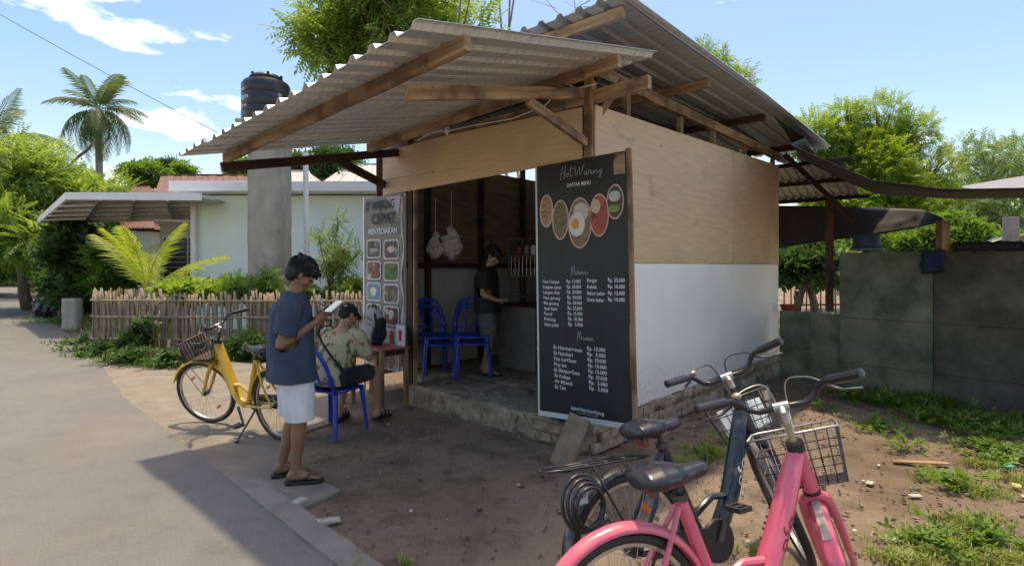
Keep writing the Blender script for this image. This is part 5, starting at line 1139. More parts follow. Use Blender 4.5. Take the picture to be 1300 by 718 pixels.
# canopy
cp = [V(-10.25, 12.7, 3.2), V(-7.1, 12.6, 3.17), V(-7.3, 14.0, 3.2), V(-9.2, 17.0, 3.1), V(-13.9, 16.2, 2.92)]
cp = [q-V(-8, 14, 0) for q in cp]; n_ = len(cp)
MB().add([q for q in cp]+[q+V(0, 0, .05) for q in cp], [tuple(range(n_))[::-1], tuple(range(n_, 2*n_))]+[(i, (i+1) % n_, n_+(i+1) % n_, n_+i) for i in range(n_)]).build('porch_canopy', mat('canopy_sheet', (.42, .43, .43), .6), hs)
for i, j in ((0, 1), (4, 0), (3, 4)): MB().bar(cp[i]+V(0, 0, .02), cp[j]+V(0, 0, .02), .06, .17).build('canopy_fascia', M_trim, hs)
for t in (.2, .4, .6, .8):
    a_ = cp[4].lerp(cp[0], t); b_ = cp[3].lerp(cp[1], t); MB().bar(a_+V(0, 0, -.05), b_+V(0, 0, -.05), .05, .08).build('canopy_joist', M_steel, hs)
for t in (.25, .5, .75): MB().bar(cp[0].lerp(cp[1], t)+V(0, 0, -.06), cp[4].lerp(cp[3], t)+V(0, 0, -.06), .05, .06).build('canopy_joist', M_steel, hs)
MB().tube([V(-2.3, 1.5, 2.9), V(0, 0, 2.75)], .03, 8).build('pipe', M_trim, hs)
def gable(name, label, px0, px1, pyr, pye, Y, depth, m, hipx=.25, body=None):
    a_, b_ = at(px0, pye, Y), at(px1, pye, Y); r0 = at(px0+(px1-px0)*hipx*.3, pyr, Y+depth/2); r1 = at(px1-(px1-px0)*hipx*.3, pyr, Y+depth/2)
    t = thing(name, label, 'house', ((a_.x+b_.x)/2, Y, 0)); o_ = Vector(t.location)
    c0, c1 = a_+V(0, depth, 0), b_+V(0, depth, 0); c0.z = a_.z; c1.z = b_.z
    # individual roof strips on the front slope give the ribbed look
    nst = 14
    for i in range(nst):
        f0, f1 = i/nst, (i+.96)/nst; q = [a_.lerp(b_, f0), a_.lerp(b_, f1), r0.lerp(r1, f1), r0.lerp(r1, f0)]
        MB().add([v-o_ for v in q]+[v-o_+V(0, 0, .05+.02*(i % 2)) for v in q], [(3, 2, 1, 0), (4, 5, 6, 7)]+[(k, (k+1) % 4, 4+(k+1) % 4, 4+k) for k in range(4)]).build('roof_sheet', m, t)
    MB().add([v-o_ for v in (c0, c1, r1, r0, a_, b_)], [(0, 1, 2, 3), (0, 3, 4), (1, 5, 2)]).build('roof', m, t)
    MB().bar(r0-o_+V(0, 0, .06), r1-o_+V(0, 0, .06), .18, .06).build('ridge_cap', m, t)
    MB().box(((a_.x+b_.x)/2-o_.x, depth/2, a_.z/2-.05), (abs(b_.x-a_.x)-.6, depth-.6, a_.z)).build('wall', body or M_cream, t)
    return t
gable('red_roof_house', 'house with red ribbed hip roof behind the pale house', 196, 335, 224, 249, 21, 5, M_redroof, .2)
gable('red_roof_house', 'smaller house with rusty red roof beyond the porch canopy', 132, 192, 238, 252, 25, 5, M_redroof, .1)
gable('red_roof_house', 'low lean-to with rust red roof seen beneath the porch canopy', 152, 196, 278, 291, 20, 2.5, M_redroof, .1)
gable('grey_roof_house', 'house with small pale grey hip roof behind the pillar', 352, 405, 219, 240, 21, 4, M_greyroof, .8); gable('grey_roof_house', 'house with wide pale grey roof behind the stall corner', 398, 560, 210, 240, 23, 5, M_greyroof, .9)
# power line
p0, p1 = at(-60, -16, 12), at(330, 196, 11.3); o = MB().tube([p0.lerp(p1, t)+V(0, 0, -.15*4*t*(1-t)*.4) for t in np.linspace(0, 1, 14)], .007, 5).build('power_cable', M_steeld, smooth=True); tag(o, 'thin overhead cable running down from the sky to the pillar', 'cable')
# ------------------------------------------------------------------ foliage
def sprig(kind):
    v = []; f = []
    def leaf(base, d, ln, wd_, up=(0, 0, 1), droop=.2):
        base = Vector(base); d, s_, n_ = frame(d, up); i = len(v); m_ = base+d*ln*.5
        v.extend([base, m_+s_*wd_/2, base+d*ln-Vector((0, 0, 1))*ln*droop, m_-s_*wd_/2]); f.append((i, i+1, i+2, i+3))
    if kind == 'pinnate':
        for k in range(7):
            x = .12+.13*k
            for s_ in (-1, 1): leaf((x, 0, -.15*x*x), (.45, s_, -.15), .26*(1-.04*k), .10)
        leaf((1, 0, -.15), (1, 0, -.3), .25, .1)
    elif kind == 'broad':
        rr_ = random.Random(5)
        for k in range(6): a = k*2.4; leaf((.12*k, 0, 0), (math.cos(a)*.8+.4, math.sin(a), rr_.uniform(-.3, .4)), .55, .27, droop=.15)
    elif kind == 'fine':
        for k in range(9):
            x = .1*k
            for s_ in (-1, 1): leaf((x, 0, 0), (.6, s_*.7, .25 if k % 2 else -.2), .23, .07)
    elif kind == 'clump':
        rr_ = random.Random(8)
        for k in range(12): leaf((rr_.uniform(-.4, .4), rr_.uniform(-.4, .4), rr_.uniform(-.3, .3)), (rr_.uniform(-1, 1), rr_.uniform(-1, 1), rr_.uniform(-.6, .7)), .36, .17, droop=.1)
    return np.array([tuple(q) for q in v], 'f'), np.array(f, 'i')
SPR = {k: sprig(k) for k in ('pinnate', 'broad', 'fine', 'clump')}
def instmesh(name, tv, tf, P, D, sc_, leaf_tone, roll=None):
    """many copies of a small template: x axis along D"""
    n = len(P); D = D/np.linalg.norm(D, axis=1, keepdims=True)
    up = np.tile(np.array([0, 0, 1.]), (n, 1))+RNG.normal(size=(n, 3))*.35; Sd = np.cross(up, D); Sd /= np.linalg.norm(Sd, axis=1, keepdims=True)+1e-9; N = np.cross(D, Sd)
    Vx = P[:, None, :]+sc_[:, None, None]*(tv[None, :, 0:1]*D[:, None, :]+tv[None, :, 1:2]*Sd[:, None, :]+tv[None, :, 2:3]*N[:, None, :])
    k = len(tv); F = (tf[None]+(np.arange(n)*k)[:, None, None]).reshape(-1, 4); me = bpy.data.meshes.new(name)
    me.vertices.add(n*k); me.vertices.foreach_set('co', Vx.astype('f').ravel()); me.loops.add(F.size); me.loops.foreach_set('vertex_index', F.ravel().astype('i'))
    me.polygons.add(len(F)); me.polygons.foreach_set('loop_start', np.arange(0, F.size, 4, dtype='i')); me.polygons.foreach_set('loop_total', np.full(len(F), 4, 'i')); me.update(calc_edges=True)
    at_ = me.attributes.new('leaf_tone', 'FLOAT', 'FACE'); r_ = np.repeat(leaf_tone, len(tf))+RNG.uniform(-.22, .22, len(F)); at_.data.foreach_set('value', np.clip(r_, 0, 1).astype('f')); return me
def cloud(blobs, n, size, kind, shell=.45, up=.25):
    """sprig positions through ellipsoid blobs, denser near their outer shell"""
    b = np.array(blobs, 'f'); vol = (b[:, 3]*b[:, 4]*b[:, 5])**(2/3); idx = RNG.choice(len(b), n, p=vol/vol.sum()); d = RNG.normal(size=(n, 3)); d /= np.linalg.norm(d, axis=1, keepdims=True)
    r = RNG.uniform(shell, 1.05, n)**.7; P = b[idx, :3]+d*b[idx, 3:6]*r[:, None]; D = d*.8+RNG.normal(size=(n, 3))*.6; D[:, 2] += up*.0-.1
    s_ = size*RNG.uniform(.65, 1.3, n); br = np.array([RNG.uniform(0, 1) for _ in b]); leaf_tone = np.clip(.25*br[idx]+.3+.35*d[:, 2]*r+RNG.uniform(-.15, .15, n), 0, 1); return P, D, s_, leaf_tone  # top light put into the leaf colour: upward sprigs lighter, lower ones darker
def tree(label, base, blobs, n, size, kind, lm, bark=M_bark, trunk_r=.12, name='tree', cat='tree', group=None, limbs=True, trunk_pts=None):
    base = Vector(base); t = thing(name, label, cat, base, 0, group); mb = MB(); bl = [(b[0]-base.x, b[1]-base.y, b[2]-base.z, *b[3:]) for b in blobs]
    cx = sum(b[0] for b in bl)/len(bl); cy = sum(b[1] for b in bl)/len(bl); zl_ = min(b[2]-b[5]*.2 for b in bl); fork = V(cx*.6, cy*.6, max(.3, zl_*.75))
    pts = [V(0, 0, -.05), fork*.35+V(.05*trunk_r*10*random.uniform(-1, 1), 0, 0), fork*.7, fork]; mb.tube(pts, [trunk_r*1.25, trunk_r, trunk_r*.85, trunk_r*.7], 10)
    if limbs:
        for b in bl:
            c = V(*b[:3]); m_ = fork.lerp(c, .5)+V(random.uniform(-.2, .2)*b[3], random.uniform(-.2, .2)*b[3], .1*b[5]); mb.tube([fork, m_, c], [trunk_r*.6, trunk_r*.4, trunk_r*.18], 7)
            for k in range(4):
                d = V(random.uniform(-1, 1), random.uniform(-1, 1), random.uniform(-.3, 1)).normalized(); e = c+V(d.x*b[3], d.y*b[4], d.z*b[5])*.8; mb.tube([m_.lerp(c, .6), c.lerp(e, .5)+V(0, 0, .05), e], [trunk_r*.22, trunk_r*.14, trunk_r*.05], 5)
    mb.build('trunk', bark, t, smooth=True)
    P, D_, s_, leaf_tone = cloud(bl, n, size, kind); me = instmesh('crown', *SPR[kind], P, D_, s_, leaf_tone); link('crown', me, lm, t); return t
def blob(px, py, Y, rpx, rpy=None, ry=None):
    p = at(px, py, Y); r_ = rpx*Y/700; rz_ = (rpy or rpx)*Y/700; return (p.x, p.y, p.z, r_, ry or r_, rz_)
def rb(seed, box, Y, n, rpx):   # random blobs filling a picture-sized region at depth Y
    rr_ = random.Random(seed); return [blob(rr_.uniform(box[0], box[2]), rr_.uniform(box[1], box[3]), Y+rr_.uniform(-1, 1)*Y*.06, rpx*rr_.uniform(.7, 1.3), rpx*rr_.uniform(.5, .95)) for _ in range(n)]
tree('bright green feathery tree rising behind the awning', (-1.6, 13.5, 0), rb(1, (410, -35, 600, 45), 13, 16, 32)+rb(31, (390, 35, 500, 95), 13, 9, 20)+rb(32, (415, 85, 470, 122), 13, 3, 14), 2100, .52, 'pinnate', LF_bright, trunk_r=.16)
tree('broad yellow-green round tree behind the grey wall', (13, 20, 0), rb(2, (1040, 180, 1170, 280), 20, 20, 34)+[blob(1035, 172, 20, 32, 26), blob(1075, 152, 20, 26, 20), blob(1115, 150, 20, 34, 26), blob(1158, 170, 20, 28, 24), blob(1190, 215, 20, 22, 26), blob(1195, 255, 20, 22), blob(1000, 175, 20, 26, 20), blob(965, 165, 20.5, 18, 14), blob(1090, 240, 20, 55), blob(1100, 300, 19.5, 70, 25)], 14000, .42, 'fine', LF_yellow, trunk_r=.2)
tree('thin feathery pale tree at the far right edge', (20.5, 24, 0), rb(3, (1215, 190, 1320, 290), 24, 16, 28), 2300, .6, 'fine', LF_far, trunk_r=.1)
tree('green tree whose top shows above the stall roof', (5.8, 17, 0), rb(4, (875, 65, 940, 110), 16, 6, 18)+[blob(890, 130, 16, 50, 40)], 1500, .4, 'fine', LF_bright, trunk_r=.14)
tree('dark green tree seen under the awning left of the stall', (-7.8, 26, 0), rb(5, (370, 205, 440, 240), 26, 8, 22), 1800, .5, 'clump', LF_dark, trunk_r=.15, group='trees behind the houses'); tree('small green tree above the red roof beside the pillar', (-13, 27, 0), rb(6, (290, 208, 320, 225), 27, 5, 14), 800, .5, 'clump', LF_mid, trunk_r=.12, group='trees behind the houses')
tree('dark tree poking above the red roof left of the tank', (-17, 29, 0), rb(7, (165, 215, 235, 240), 29, 7, 15), 1200, .5, 'clump', LF_mid, trunk_r=.12, group='trees behind the houses'); tree('dark evergreen crown left of the red hip roof', (-18, 31, 0), [blob(213, 212, 31, 13, 11), blob(205, 222, 31, 12), blob(185, 226, 31, 14, 10)], 700, .5, 'clump', LF_dark, trunk_r=.12, group='trees behind the houses')
# left-hand garden trees
tree('tall bright tree at the left beside the road bend', (-17.5, 20, 0), rb(8, (0, 200, 75, 260), 20, 12, 30)+rb(9, (-30, 255, 60, 310), 19, 10, 30), 3600, .6, 'pinnate', LF_bright, trunk_r=.18, group='trees lining the road on the left')
tree('leafy green tree between the tall palm and the porch canopy', (-16, 22, 0), rb(10, (70, 225, 130, 290), 22, 11, 26)+rb(33, (90, 290, 150, 330), 22, 6, 24), 2600, .6, 'pinnate', LF_bright, trunk_r=.14, group='trees lining the road on the left')
tree('dark green bush tree below the porch canopy', (-13.2, 16.3, 0), rb(11, (85, 300, 135, 360), 16.5, 9, 24)+[blob(110, 375, 16, 30, 14)], 2600, .4, 'broad', LF_dark, trunk_r=.08, group='trees lining the road on the left')
tree('mid green bush at the far side of the road bend', (-25, 30, 0), rb(12, (-30, 300, 60, 355), 30, 14, 26), 4200, .55, 'clump', LF_mid, trunk_r=.15, group='trees lining the road on the left')
tree('low bright shrub by the road behind the rubbish bag', (-14.5, 18, 0), rb(13, (60, 350, 100, 378), 18.5, 6, 13), 1100, .3, 'broad', LF_bright, trunk_r=.04, name='shrub', cat='shrub')
tree('shaded shrub beneath the porch beside the palm seedling', (-11, 15.3, 0), rb(14, (130, 320, 160, 372), 15.5, 8, 18), 1500, .32, 'broad', LF_mid, trunk_r=.05, name='shrub', cat='shrub')
tree('bushy green shrub behind the fence left of the pillar', (-5.2, 10.9, 0), rb(15, (290, 352, 345, 372), 10.8, 9, 12), 900, .2, 'fine', LF_mid, trunk_r=.04, name='shrub', cat='shrub')
tree('yellow-green hedge plant right behind the fence top', (-6.6, 10.9, 0), rb(16, (205, 364, 290, 376), 10.8, 9, 9), 800, .2, 'broad', LF_yellow, trunk_r=.03, name='shrub', cat='shrub')
tree('bright low shrub behind the fence to the right of the pillar', (-3.6, 10.9, 0), rb(17, (375, 362, 460, 376), 10.8, 9, 8), 600, .18, 'broad', LF_bright, trunk_r=.03, name='shrub', cat='shrub')
tree('young slender tree with pale leaf sprays against the white house', (-3.75, 10.7, 0), rb(18, (412, 305, 440, 350), 10.7, 7, 9)+[blob(430, 282, 10.7, 5, 12), blob(455, 322, 10.7, 7, 6), blob(404, 300, 10.7, 7, 6)], 230, .26, 'pinnate', LF_bright, trunk_r=.03)
# right background seen under the lean-to
tree('green bush beyond the low wall under the tarpaulin', (7.5, 15, 0), rb(19, (985, 322, 1065, 350), 15, 9, 20), 1700, .35, 'broad', LF_mid, trunk_r=.08, name='shrub', cat='shrub'); tree('bright bush behind the grey wall below the round tree', (11.5, 15.5, 0), rb(20, (1100, 285, 1300, 318), 15.5, 16, 22), 3000, .35, 'clump', LF_mid, trunk_r=.08, name='shrub', cat='shrub')
tree('curving leafless trunked tree beyond the low wall', (7.2, 12.8, 0), [blob(1000, 340, 12.8, 25, 14), blob(1035, 330, 12.8, 25, 14)], 500, .35, 'broad', LF_dark, trunk_r=.10)
# treeline mass closing the horizon
P, D_, s_, leaf_tone = cloud([(x_, 48+6*math.sin(x_*.3), 2.2+1.4*math.sin(x_*.21), 4.5, 3, 2.6+1.2*math.sin(x_*.37)) for x_ in range(-60, 62, 3)], 9000, 1.0, 'clump', .6); o = link('treeline', instmesh('treeline', *SPR['clump'], P, D_, s_, leaf_tone), LF_far, kind='stuff')
P, D_, s_, leaf_tone = cloud([(-46+x_*1.1, 46-x_*.1, 2.0, 4, 3, 3.2) for x_ in range(0, 20, 2)], 3000, .8, 'clump', .6); o = link('far_hedge', instmesh('far_hedge', *SPR['clump'], P, D_, s_, leaf_tone), LF_mid, kind='stuff')
# palms
def frond_mesh(ln, droop, nl, wid, lw, seed, vup=.35):
    rr_ = random.Random(seed); pts = []; 
    for i in range(13):
        t = i/12; pts.append(V(ln*t*(1-.18*droop*t*t), 0, ln*(vup*t-droop*t*t)))
    v = []; f = []; rn = []
    mb = MB().tube(pts, [.018*ln/3*(1-.85*i/12)+.002 for i in range(13)], 4); v += [Vector(q) for q in mb.v]; f += mb.f; rn += [.8]*len(mb.f)
    for k in range(nl):
        t = .14+.86*k/nl; s0 = t*12; i = min(int(s0), 11); p = pts[i].lerp(pts[i+1], s0-i); tg = (pts[i+1]-pts[i]).normalized(); L_ = wid*(math.sin(math.pi*min(1, t*.85+.12))**.7)*rr_.uniform(.8, 1.1)
        for s_ in (-1, 1):
            d = (tg*.75+V(0, s_, 0)*.9+V(0, 0, -.15)).normalized(); m_ = p+d*L_*.5+V(0, 0, -.05*L_); e = p+d*L_+V(0, 0, -.42*L_*rr_.uniform(.6, 1.5)*(droop+.4)); w_ = tg*lw/2; j = len(v)
            v += [p-w_*.5, p+w_*.5, m_+w_, m_-w_, e]; f += [(j, j+1, j+2, j+3), (j+3, j+2, j+4)]; r_ = rr_.uniform(.1, .9); rn += [r_, r_]
    me = bpy.data.meshes.new('frond'); me.from_pydata(v, [], f); at_ = me.attributes.new('leaf_tone', 'FLOAT', 'FACE'); at_.data.foreach_set('value', rn); return me
def palm(label, base, top, ln, n, seed, lm, nl=34, wid=.8, lw=.05, trunk_r=.16, name='palm_tree', low=-.6, up_=1.1, vup=.35):
    base, top = Vector(base), Vector(top); t = thing(name, label, 'palm', base); rr_ = random.Random(seed); q = top-base
    if q.z > 1: MB().tube([V(0, 0, -.1)]+[q*f+V(.25*math.sin(f*3), 0, 0)*(1-f) for f in np.linspace(.05, 1, 9)], [trunk_r*1.4]+[trunk_r*(1-.3*f) for f in np.linspace(0, 1, 9)], 10).build('trunk', M_palmbark, t, smooth=True)
    ms_ = [frond_mesh(ln, dr_, nl, wid, lw, seed+i, vup) for i, dr_ in enumerate((.35, .6, .9))]
    for m_ in ms_: m_.materials.append(lm)
    for k in range(n):
        el = low+(up_-low)*((k*.4142+rr_.uniform(-.05, .05)) % 1); az = k*2.4+rr_.uniform(-.3, .3); me_ = ms_[0 if el > .5 else (1 if el > 0 else 2)]
        o = bpy.data.objects.new('frond', me_); COL.objects.link(o); o.parent = t; o.matrix_local = Matrix.Translation(q) @ Matrix.Rotation(az, 4, 'Z') @ Matrix.Rotation(-el, 4, 'Y') @ Matrix.Scale(rr_.uniform(.85, 1.1), 4)
    if trunk_r > .1:
        for k in range(5): MB().ell(q+V(.22*math.cos(k*1.3), .22*math.sin(k*1.3), -.25), (.13, .13, .16), None, 10, 7).build('coconut', M_bark, t, smooth=True)
    return t
palm('tall coconut palm standing alone against the sky', (at(124, 338, 38).x, 38, 0), at(125, 140, 38), 3.3, 30, 3, LF_palm, trunk_r=.28, nl=26, wid=.9, lw=.10, low=-1.0)
palm('coconut palm cut off by the left edge of the view', (at(-14, 338, 26).x, 26, 0), at(-8, 180, 26), 3.4, 20, 9, LF_palm, trunk_r=.25, nl=28, wid=.75, lw=.08, low=-.8)
palm('young coconut seedling with arching yellow-green fronds behind the fence', (at(186, 370, 11.6).x, 11.6, 0), at(186, 372, 11.6), 1.75, 9, 21, LF_seed, nl=26, wid=.42, lw=.04, trunk_r=.05, low=.25, up_=1.25, vup=.25)
# bare trees
def bare(label, base, h_, seed, rad=.07, spread=.5):
    t = thing('bare_tree', label, 'tree', base); mb = MB(); rr_ = random.Random(seed)
    def br(p, d, ln, r_, lv):
        q = p+d*ln; m_ = p.lerp(q, .5)+V(rr_.uniform(-.06, .06), rr_.uniform(-.06, .06), 0)*ln; mb.tube([p, m_, q], [r_, r_*.85, r_*.65], 6 if lv < 2 else 4)
        if lv < 5:
            for k in range(2 if lv else 4):
                dd = (d+V(rr_.uniform(-1, 1), rr_.uniform(-1, 1), rr_.uniform(-.2, .6))*spread).normalized(); br(p.lerp(q, rr_.uniform(.55, 1)), dd, ln*rr_.uniform(.6, .85), r_*.6, lv+1)
    br(V(0, 0, 0), V(.02, 0, 1).normalized(), h_, rad, 0); mb.build('branches', mat('grey_twigs', (.2, .18, .17), .9), t, smooth=True); return t
bare('leafless grey tree poking up behind the stall roof', (at(657, 338, 15).x, 15, 0), 6.1, 5, .07, .8)
t = thing('bare_branch', 'bare hooked branch left of the tall palm', 'branch', (at(90, 338, 24).x, 24, 0)); MB().tube(spline([V(.1, 0, 3), V(-.05, 0, 5.6), V(.15, 0, 6.2), V(.75, 0, 6.7), V(.95, 0, 7.0)]), [.06]*14+[.05, .04, .03], 6).build('stem', M_bark, t, smooth=True)
# ------------------------------------------------------------------ ground plants, grass, litter
def tufts(name, pts, hgt, kind_mat, bl=9, sp=.05):
    """grass: blades as tapered bent quads around each point"""
    v = []; f = []; rn = []
    for p in pts:
        g = RNG.uniform(0, 1)
        for k in range(bl):
            a = RNG.uniform(0, 6.283); r_ = RNG.uniform(0, sp); b = V(p[0]+r_*math.cos(a), p[1]+r_*math.sin(a), 0.0); l = V(math.cos(a+RNG.uniform(-1, 1)), math.sin(a+RNG.uniform(-1, 1)), 0); h_ = hgt*RNG.uniform(.5, 1.3); s_ = V(-l.y, l.x, 0)*.0035*(1+h_*4)
            m_ = b+l*h_*.22+V(0, 0, h_*.6); e = b+l*h_*RNG.uniform(.5, .9)+V(0, 0, h_*RNG.uniform(.6, .95)); j = len(v); v += [b-s_, b+s_, m_+s_*.8, m_-s_*.8, e]; f += [(j, j+1, j+2, j+3), (j+3, j+2, j+4)]; q = min(1, max(0, .6*g+RNG.uniform(0, .4))); rn += [q, q]
    me = bpy.data.meshes.new(name); me.from_pydata(v, [], f); at_ = me.attributes.new('leaf_tone', 'FLOAT', 'FACE'); at_.data.foreach_set('value', rn); return link(name, me, kind_mat, kind='stuff')
def scatter(regs):   # (px, py, radius m, count)
    out = []
    for px, py, rd, n in regs:
        c = gat(px, py)
        for _ in range(n):
            a = RNG.uniform(0, 6.283); q = rd*abs(RNG.normal())*.6; out.append((c.x+q*math.cos(a)*1.3, c.y+q*math.sin(a)))
    return out
tufts('grass', scatter([(1200, 695, .24, 300), (1235, 665, .14, 90), (1280, 712, .22, 190), (1150, 712, .12, 80), (1195, 605, .13, 80), (1245, 625, .16, 80), (1295, 610, .16, 60), (1245, 590, .14, 50), (900, 575, .16, 80), (870, 590, .12, 40), (935, 565, .12, 40), (960, 700, .06, 10), (455, 715, .03, 8), (515, 716, .03, 8)]), .05, LF_grass, 7, .04)
tufts('verge_grass', scatter([(125, 452, .3, 90), (155, 460, .25, 80), (200, 465, .22, 90), (98, 436, .3, 70), (78, 408, .7, 150), (60, 392, 1.2, 160), (235, 466, .2, 60), (270, 455, .25, 60), (300, 455, .3, 50)]), .13, LF_mid, 8, .12)
def ground_plants(name, regs, size, lm, kind='broad', zr=(.02, .12)):
    pts = scatter(regs); P = np.array([(x_, y_, RNG.uniform(*zr)) for x_, y_ in pts]); n = len(P); D_ = RNG.normal(size=(n, 3)); D_[:, 2] = np.abs(D_[:, 2])*.5; me = instmesh(name, *SPR[kind], P, D_, size*RNG.uniform(.6, 1.3, n), RNG.uniform(0, 1, n)); return link(name, me, lm, kind='stuff')
ground_plants('ground_cover', [(1130, 512, .35, 260), (1180, 515, .3, 300), (1230, 540, .4, 520), (1290, 545, .4, 480), (1180, 530, .3, 160), (1280, 585, .25, 120), (1080, 505, .3, 110), (1120, 545, .3, 60), (1040, 520, .2, 24), (1150, 570, .2, 30), (930, 560, .15, 30), (1250, 570, .25, 100), (1180, 690, .25, 60), (1260, 690, .25, 70), (1215, 620, .2, 50), (900, 580, .15, 30)], .085, LF_mid, zr=(.0, .09))
ground_plants('weeds', [(130, 452, .35, 130), (170, 462, .35, 160), (215, 466, .3, 130), (180, 445, .2, 120), (300, 452, .35, 140), (260, 460, .3, 80), (105, 446, .3, 60)], .16, LF_dark, zr=(0, .22))
tree('small leafy plant climbing in front of the bamboo pickets', gat(175, 452), [blob(172, 432, 9.7, 14, 16), blob(182, 415, 9.7, 10, 9), blob(165, 440, 9.6, 14, 9)], 260, .17, 'broad', LF_dark, trunk_r=.012, name='plant', cat='plant')
tree('second leafy plant in front of the bamboo fence behind the yellow bicycle', gat(318, 455), [blob(315, 436, 9.5, 16, 12), blob(330, 445, 9.4, 12, 8)], 220, .17, 'broad', LF_dark, trunk_r=.012, name='plant', cat='plant')
# pebbles, dry leaves
def bits(name, n, size, m, box, seed, flat=.6):
    rr_ = random.Random(seed); mb = MB()
    for _ in range(n):
        x_ = rr_.uniform(box[0], box[2]); y_ = rr_.uniform(box[1], box[3])
        if x_+y_ < (1.9 if name == 'road_grit' else 2.15) or (name == 'road_grit' and x_+y_ > 2.3): continue
        s_ = size*rr_.uniform(.4, 1.5)**1.5; rm_ = Matrix.Rotation(rr_.uniform(0, 6), 3, 'Z') @ Matrix.Rotation(rr_.uniform(-.4, .4), 3, 'X'); vs = [Vector((x_, y_, s_*.2))+rm_ @ V(a*s_*rr_.uniform(.6, 1.2), b*s_*rr_.uniform(.5, 1), c*s_*flat*rr_.uniform(.5, 1)) for a in (-.5, .5) for b in (-.5, .5) for c in (-.5, .5)]
        mb.add(vs, [(0, 1, 3, 2), (4, 6, 7, 5), (0, 4, 5, 1), (2, 3, 7, 6), (0, 2, 6, 4), (1, 5, 7, 3)])
    return mb.build(name, m, kind='stuff')
M_chunk0 = mat('grit', (.25, .23, .2), .9)
M_leafdry = mat('dry_leaf', (.2, .11, .05), .8, 0, .4, 9, 0)
bits('road_grit', 500, .009, M_chunk0, (-3.6, 2.6, -.6, 6.6), 11)
bits('clods', 2600, .011, mat('dirt_clod', (.15, .11, .08), .95, 0, .3, 9, 0), (-1.7, 2.2, 5, 7.5), 17, .8)
bits('pebbles', 700, .016, M_stone, (-1.6, 2.2, 5, 7.5), 1); bits('pale_chips', 90, .015, mat('pale_chip', (.55, .51, .45), .9), (-1.4, 2.2, 5, 7), 2, .4); bits('dry_leaves', 170, .03, M_leafdry, (0.6, 2.2, 5.5, 7.3), 3, .12); bits('wood_chips', 70, .022, M_wood_d, (-1, 2.6, 3, 6), 5, .2)
def one(name, label, cat, px, py, size, m, rz=0, amp=.2, z=.0):
    o = link(name, rough_box((-size[0]/2, -size[1]/2, 0), (size[0]/2, size[1]/2, size[2]), max(.008, min(size)*.6), min(size)*amp, px), m, smooth=True); p = gat(px, py); o.location = (p.x, p.y, z); o.rotation_euler = (0, 0, rz); return tag(o, label, cat)
M_chunk = mat('pale_concrete_chunk', (.42, .39, .33), .9, 0, .2, 12, .6, 50, dist=.006)
one('red_rag', 'small red cloth bundle lying on the low wall beside the stall corner', 'cloth', 1000, 474, (.16, .10, .07), mat('red_cloth', (.25, .03, .03), .9), R(20), .5, .96); one('concrete_chunk', 'pale broken concrete chunk at the jagged tip of the apron', 'rubble', 381, 641, (.10, .05, .04), M_chunk, R(60), .35); one('concrete_chunk', 'long pale stone chip lying alone on dark earth near the kerb', 'rubble', 418, 665, (.14, .05, .035), M_chunk, R(25), .35); one('concrete_chunk', 'small brownish rubble piece beside the kerb edge', 'rubble', 392, 676, (.10, .05, .03), M_stone, R(-10), .4)
one('scrap_plank', 'pale thin wooden strip lying on the bare earth before the weeds', 'plank', 1169, 588, (.42, .055, .012), M_wood_p, R(-8), .2, .004); one('plastic_scrap', 'crumpled white plastic scrap lying in the sunlit grass', 'litter', 1262, 688, (.11, .05, .015), M_bwhite, R(-30), .8, .02)
one('paper_scrap', 'flat pale paper scrap on the earth near the grass tuft', 'litter', 1138, 685, (.08, .05, .006), M_bwhite, R(20), .5, .005); one('paper_scrap', 'small pale flake on bare earth below the wooden strip', 'litter', 1162, 630, (.08, .04, .006), M_chunk, R(0), .5, .005); one('paper_scrap', 'pale flake close to the pink bicycle basket', 'litter', 1104, 614, (.07, .045, .01), M_chunk, R(40), .5, .005)
one('bottle_scrap', 'bright green plastic scrap among the weeds at the right', 'litter', 1280, 596, (.09, .05, .02), mat('green_plastic', (.06, .4, .22), .4), R(10), .6, .02); one('pebble', 'single white pebble between the two bicycle frames', 'stone', 951, 691, (.035, .03, .025), M_chunk, 0, .3)
one('asphalt_patch_stone', 'small yellowish litter scrap beside the green scrap', 'litter', 1290, 620, (.08, .05, .02), mat('yellow_scrap', (.5, .4, .2), .6), R(50), .6, .01)
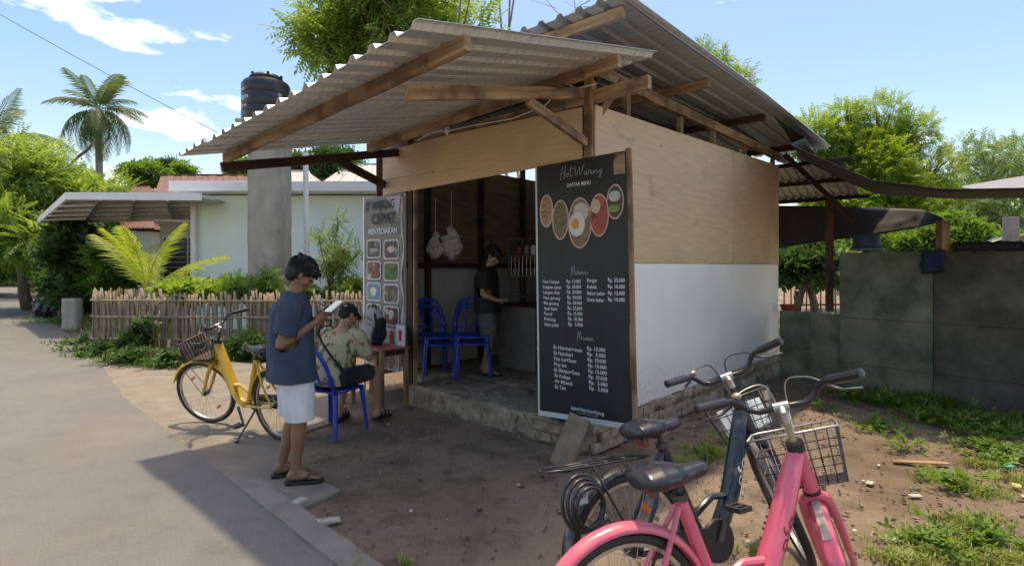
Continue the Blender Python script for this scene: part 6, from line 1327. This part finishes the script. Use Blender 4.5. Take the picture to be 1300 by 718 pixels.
# scooter seen beyond the low wall and at the road bend
def scooter(label, p, rz, c):
    t = thing('motor_scooter', label, 'scooter', p, rz, 'parked motor scooters'); pm = mat('scooter_paint', c, .3)
    for x_ in (-.6, .6):
        MB().tube([V(x_+.25*math.cos(a_), 0, .27+.25*math.sin(a_)) for a_ in np.linspace(0, 6.283, 20, endpoint=False)], .05, 7, True, up=(0, 1, 0)).build('wheel', M_rubber, t, smooth=True)
    link('body', remesh(MB().loft([(V(-.75, 0, .72), V(0, .08, 0), V(0, 0, .05)), (V(-.4, 0, .62), V(0, .15, 0), V(0, 0, .16)), (V(0, 0, .42), V(0, .14, 0), V(0, 0, .10)), (V(.3, 0, .40), V(0, .14, 0), V(0, 0, .10)), (V(.42, 0, .7), V(0, .16, 0), V(.12, 0, .05)), (V(.36, 0, .98), V(0, .10, 0), V(.1, 0, .05))], 16), .02, 2), pm, t, smooth=True)
    MB().loft([(V(-.78, 0, .80), V(0, .08, 0), V(0, 0, .03)), (V(-.4, 0, .80), V(0, .13, 0), V(0, 0, .05)), (V(.0, 0, .74), V(0, .10, 0), V(0, 0, .04))], 14).build('seat', M_black, t, smooth=True)
    MB().tube([V(.22, -.33, 1.05), V(.34, -.1, 1.03), V(.34, .1, 1.03), V(.22, .33, 1.05)], .018, 7).build('handlebar', M_black, t, smooth=True); MB().tube([V(.4, 0, .8), V(.6, 0, .27)], .035, 8).build('fork', M_steeld, t); MB().ell(V(.46, 0, .92), (.05, .08, .06)).build('headlight', M_bwhite, t, smooth=True)
scooter('dark scooter parked in the garden beyond the low wall', gat(1014, 399), R(60), (.03, .03, .035)); scooter('red brown scooter parked at the far bend of the road', (at(57, 372, 27).x, 27, 0), R(-60), (.2, .05, .04))
# wooden fence beyond
wf = thing('stick_fence', 'pale stick fence in the sunny garden beyond the low wall', 'fence', (at(990, 338, 15).x, 15, 0))
for z in (.55, 1.15): beam((0, 0, z), (3, 0, z+.02), .05, .05, M_wood_p, wf, 'rail')
for k in range(14): beam((.2*k+.1, -.03, 0), (.2*k+.1+random.uniform(-.03, .03), -.03, 1.3), .035, .03, M_wood_p, wf, 'stick')
# sunny garden grass beyond the walls and on the far left
tufts('garden_grass', [(RNG.uniform(4.6, 12), RNG.uniform(9.5, 17)) for _ in range(2600)], .22, LF_grass, 6, .2); tufts('roadside_grass', [(-8-q+RNG.normal()*.5, 11+q*1.05+RNG.uniform(.2, 2.5)) for q in RNG.uniform(0, 12, 1500)], .25, LF_grass, 7, .25)
# white plastic greenhouse
gh = thing('plastic_greenhouse', 'low white plastic covered greenhouse beyond the grey wall', 'greenhouse', at(1300, 338, 14)); gh.location.z = 0
mb = MB(); nn = 14; vs = []
for j in range(9):
    for i in range(nn+1):
        a_ = math.pi*i/nn; vs.append((1.9*math.cos(a_)+.05*mnoise.noise((i, j, 0)), j*.6, .6+1.75*math.sin(a_)**.8+.05*mnoise.noise((i*.7, j, 3))))
mb.add(vs, [(j*(nn+1)+i, (j+1)*(nn+1)+i, (j+1)*(nn+1)+i+1, j*(nn+1)+i+1) for j in range(8) for i in range(nn)]).build('cover', mat('milky_film', (.6, .62, .58), .4), gh, smooth=True)
for j in (0, 4, 8): MB().tube([V(1.93*math.cos(math.pi*i/14), j*.6, .62+1.78*math.sin(math.pi*i/14)**.8) for i in range(15)], .025, 6).build('hoop', M_steel, gh)
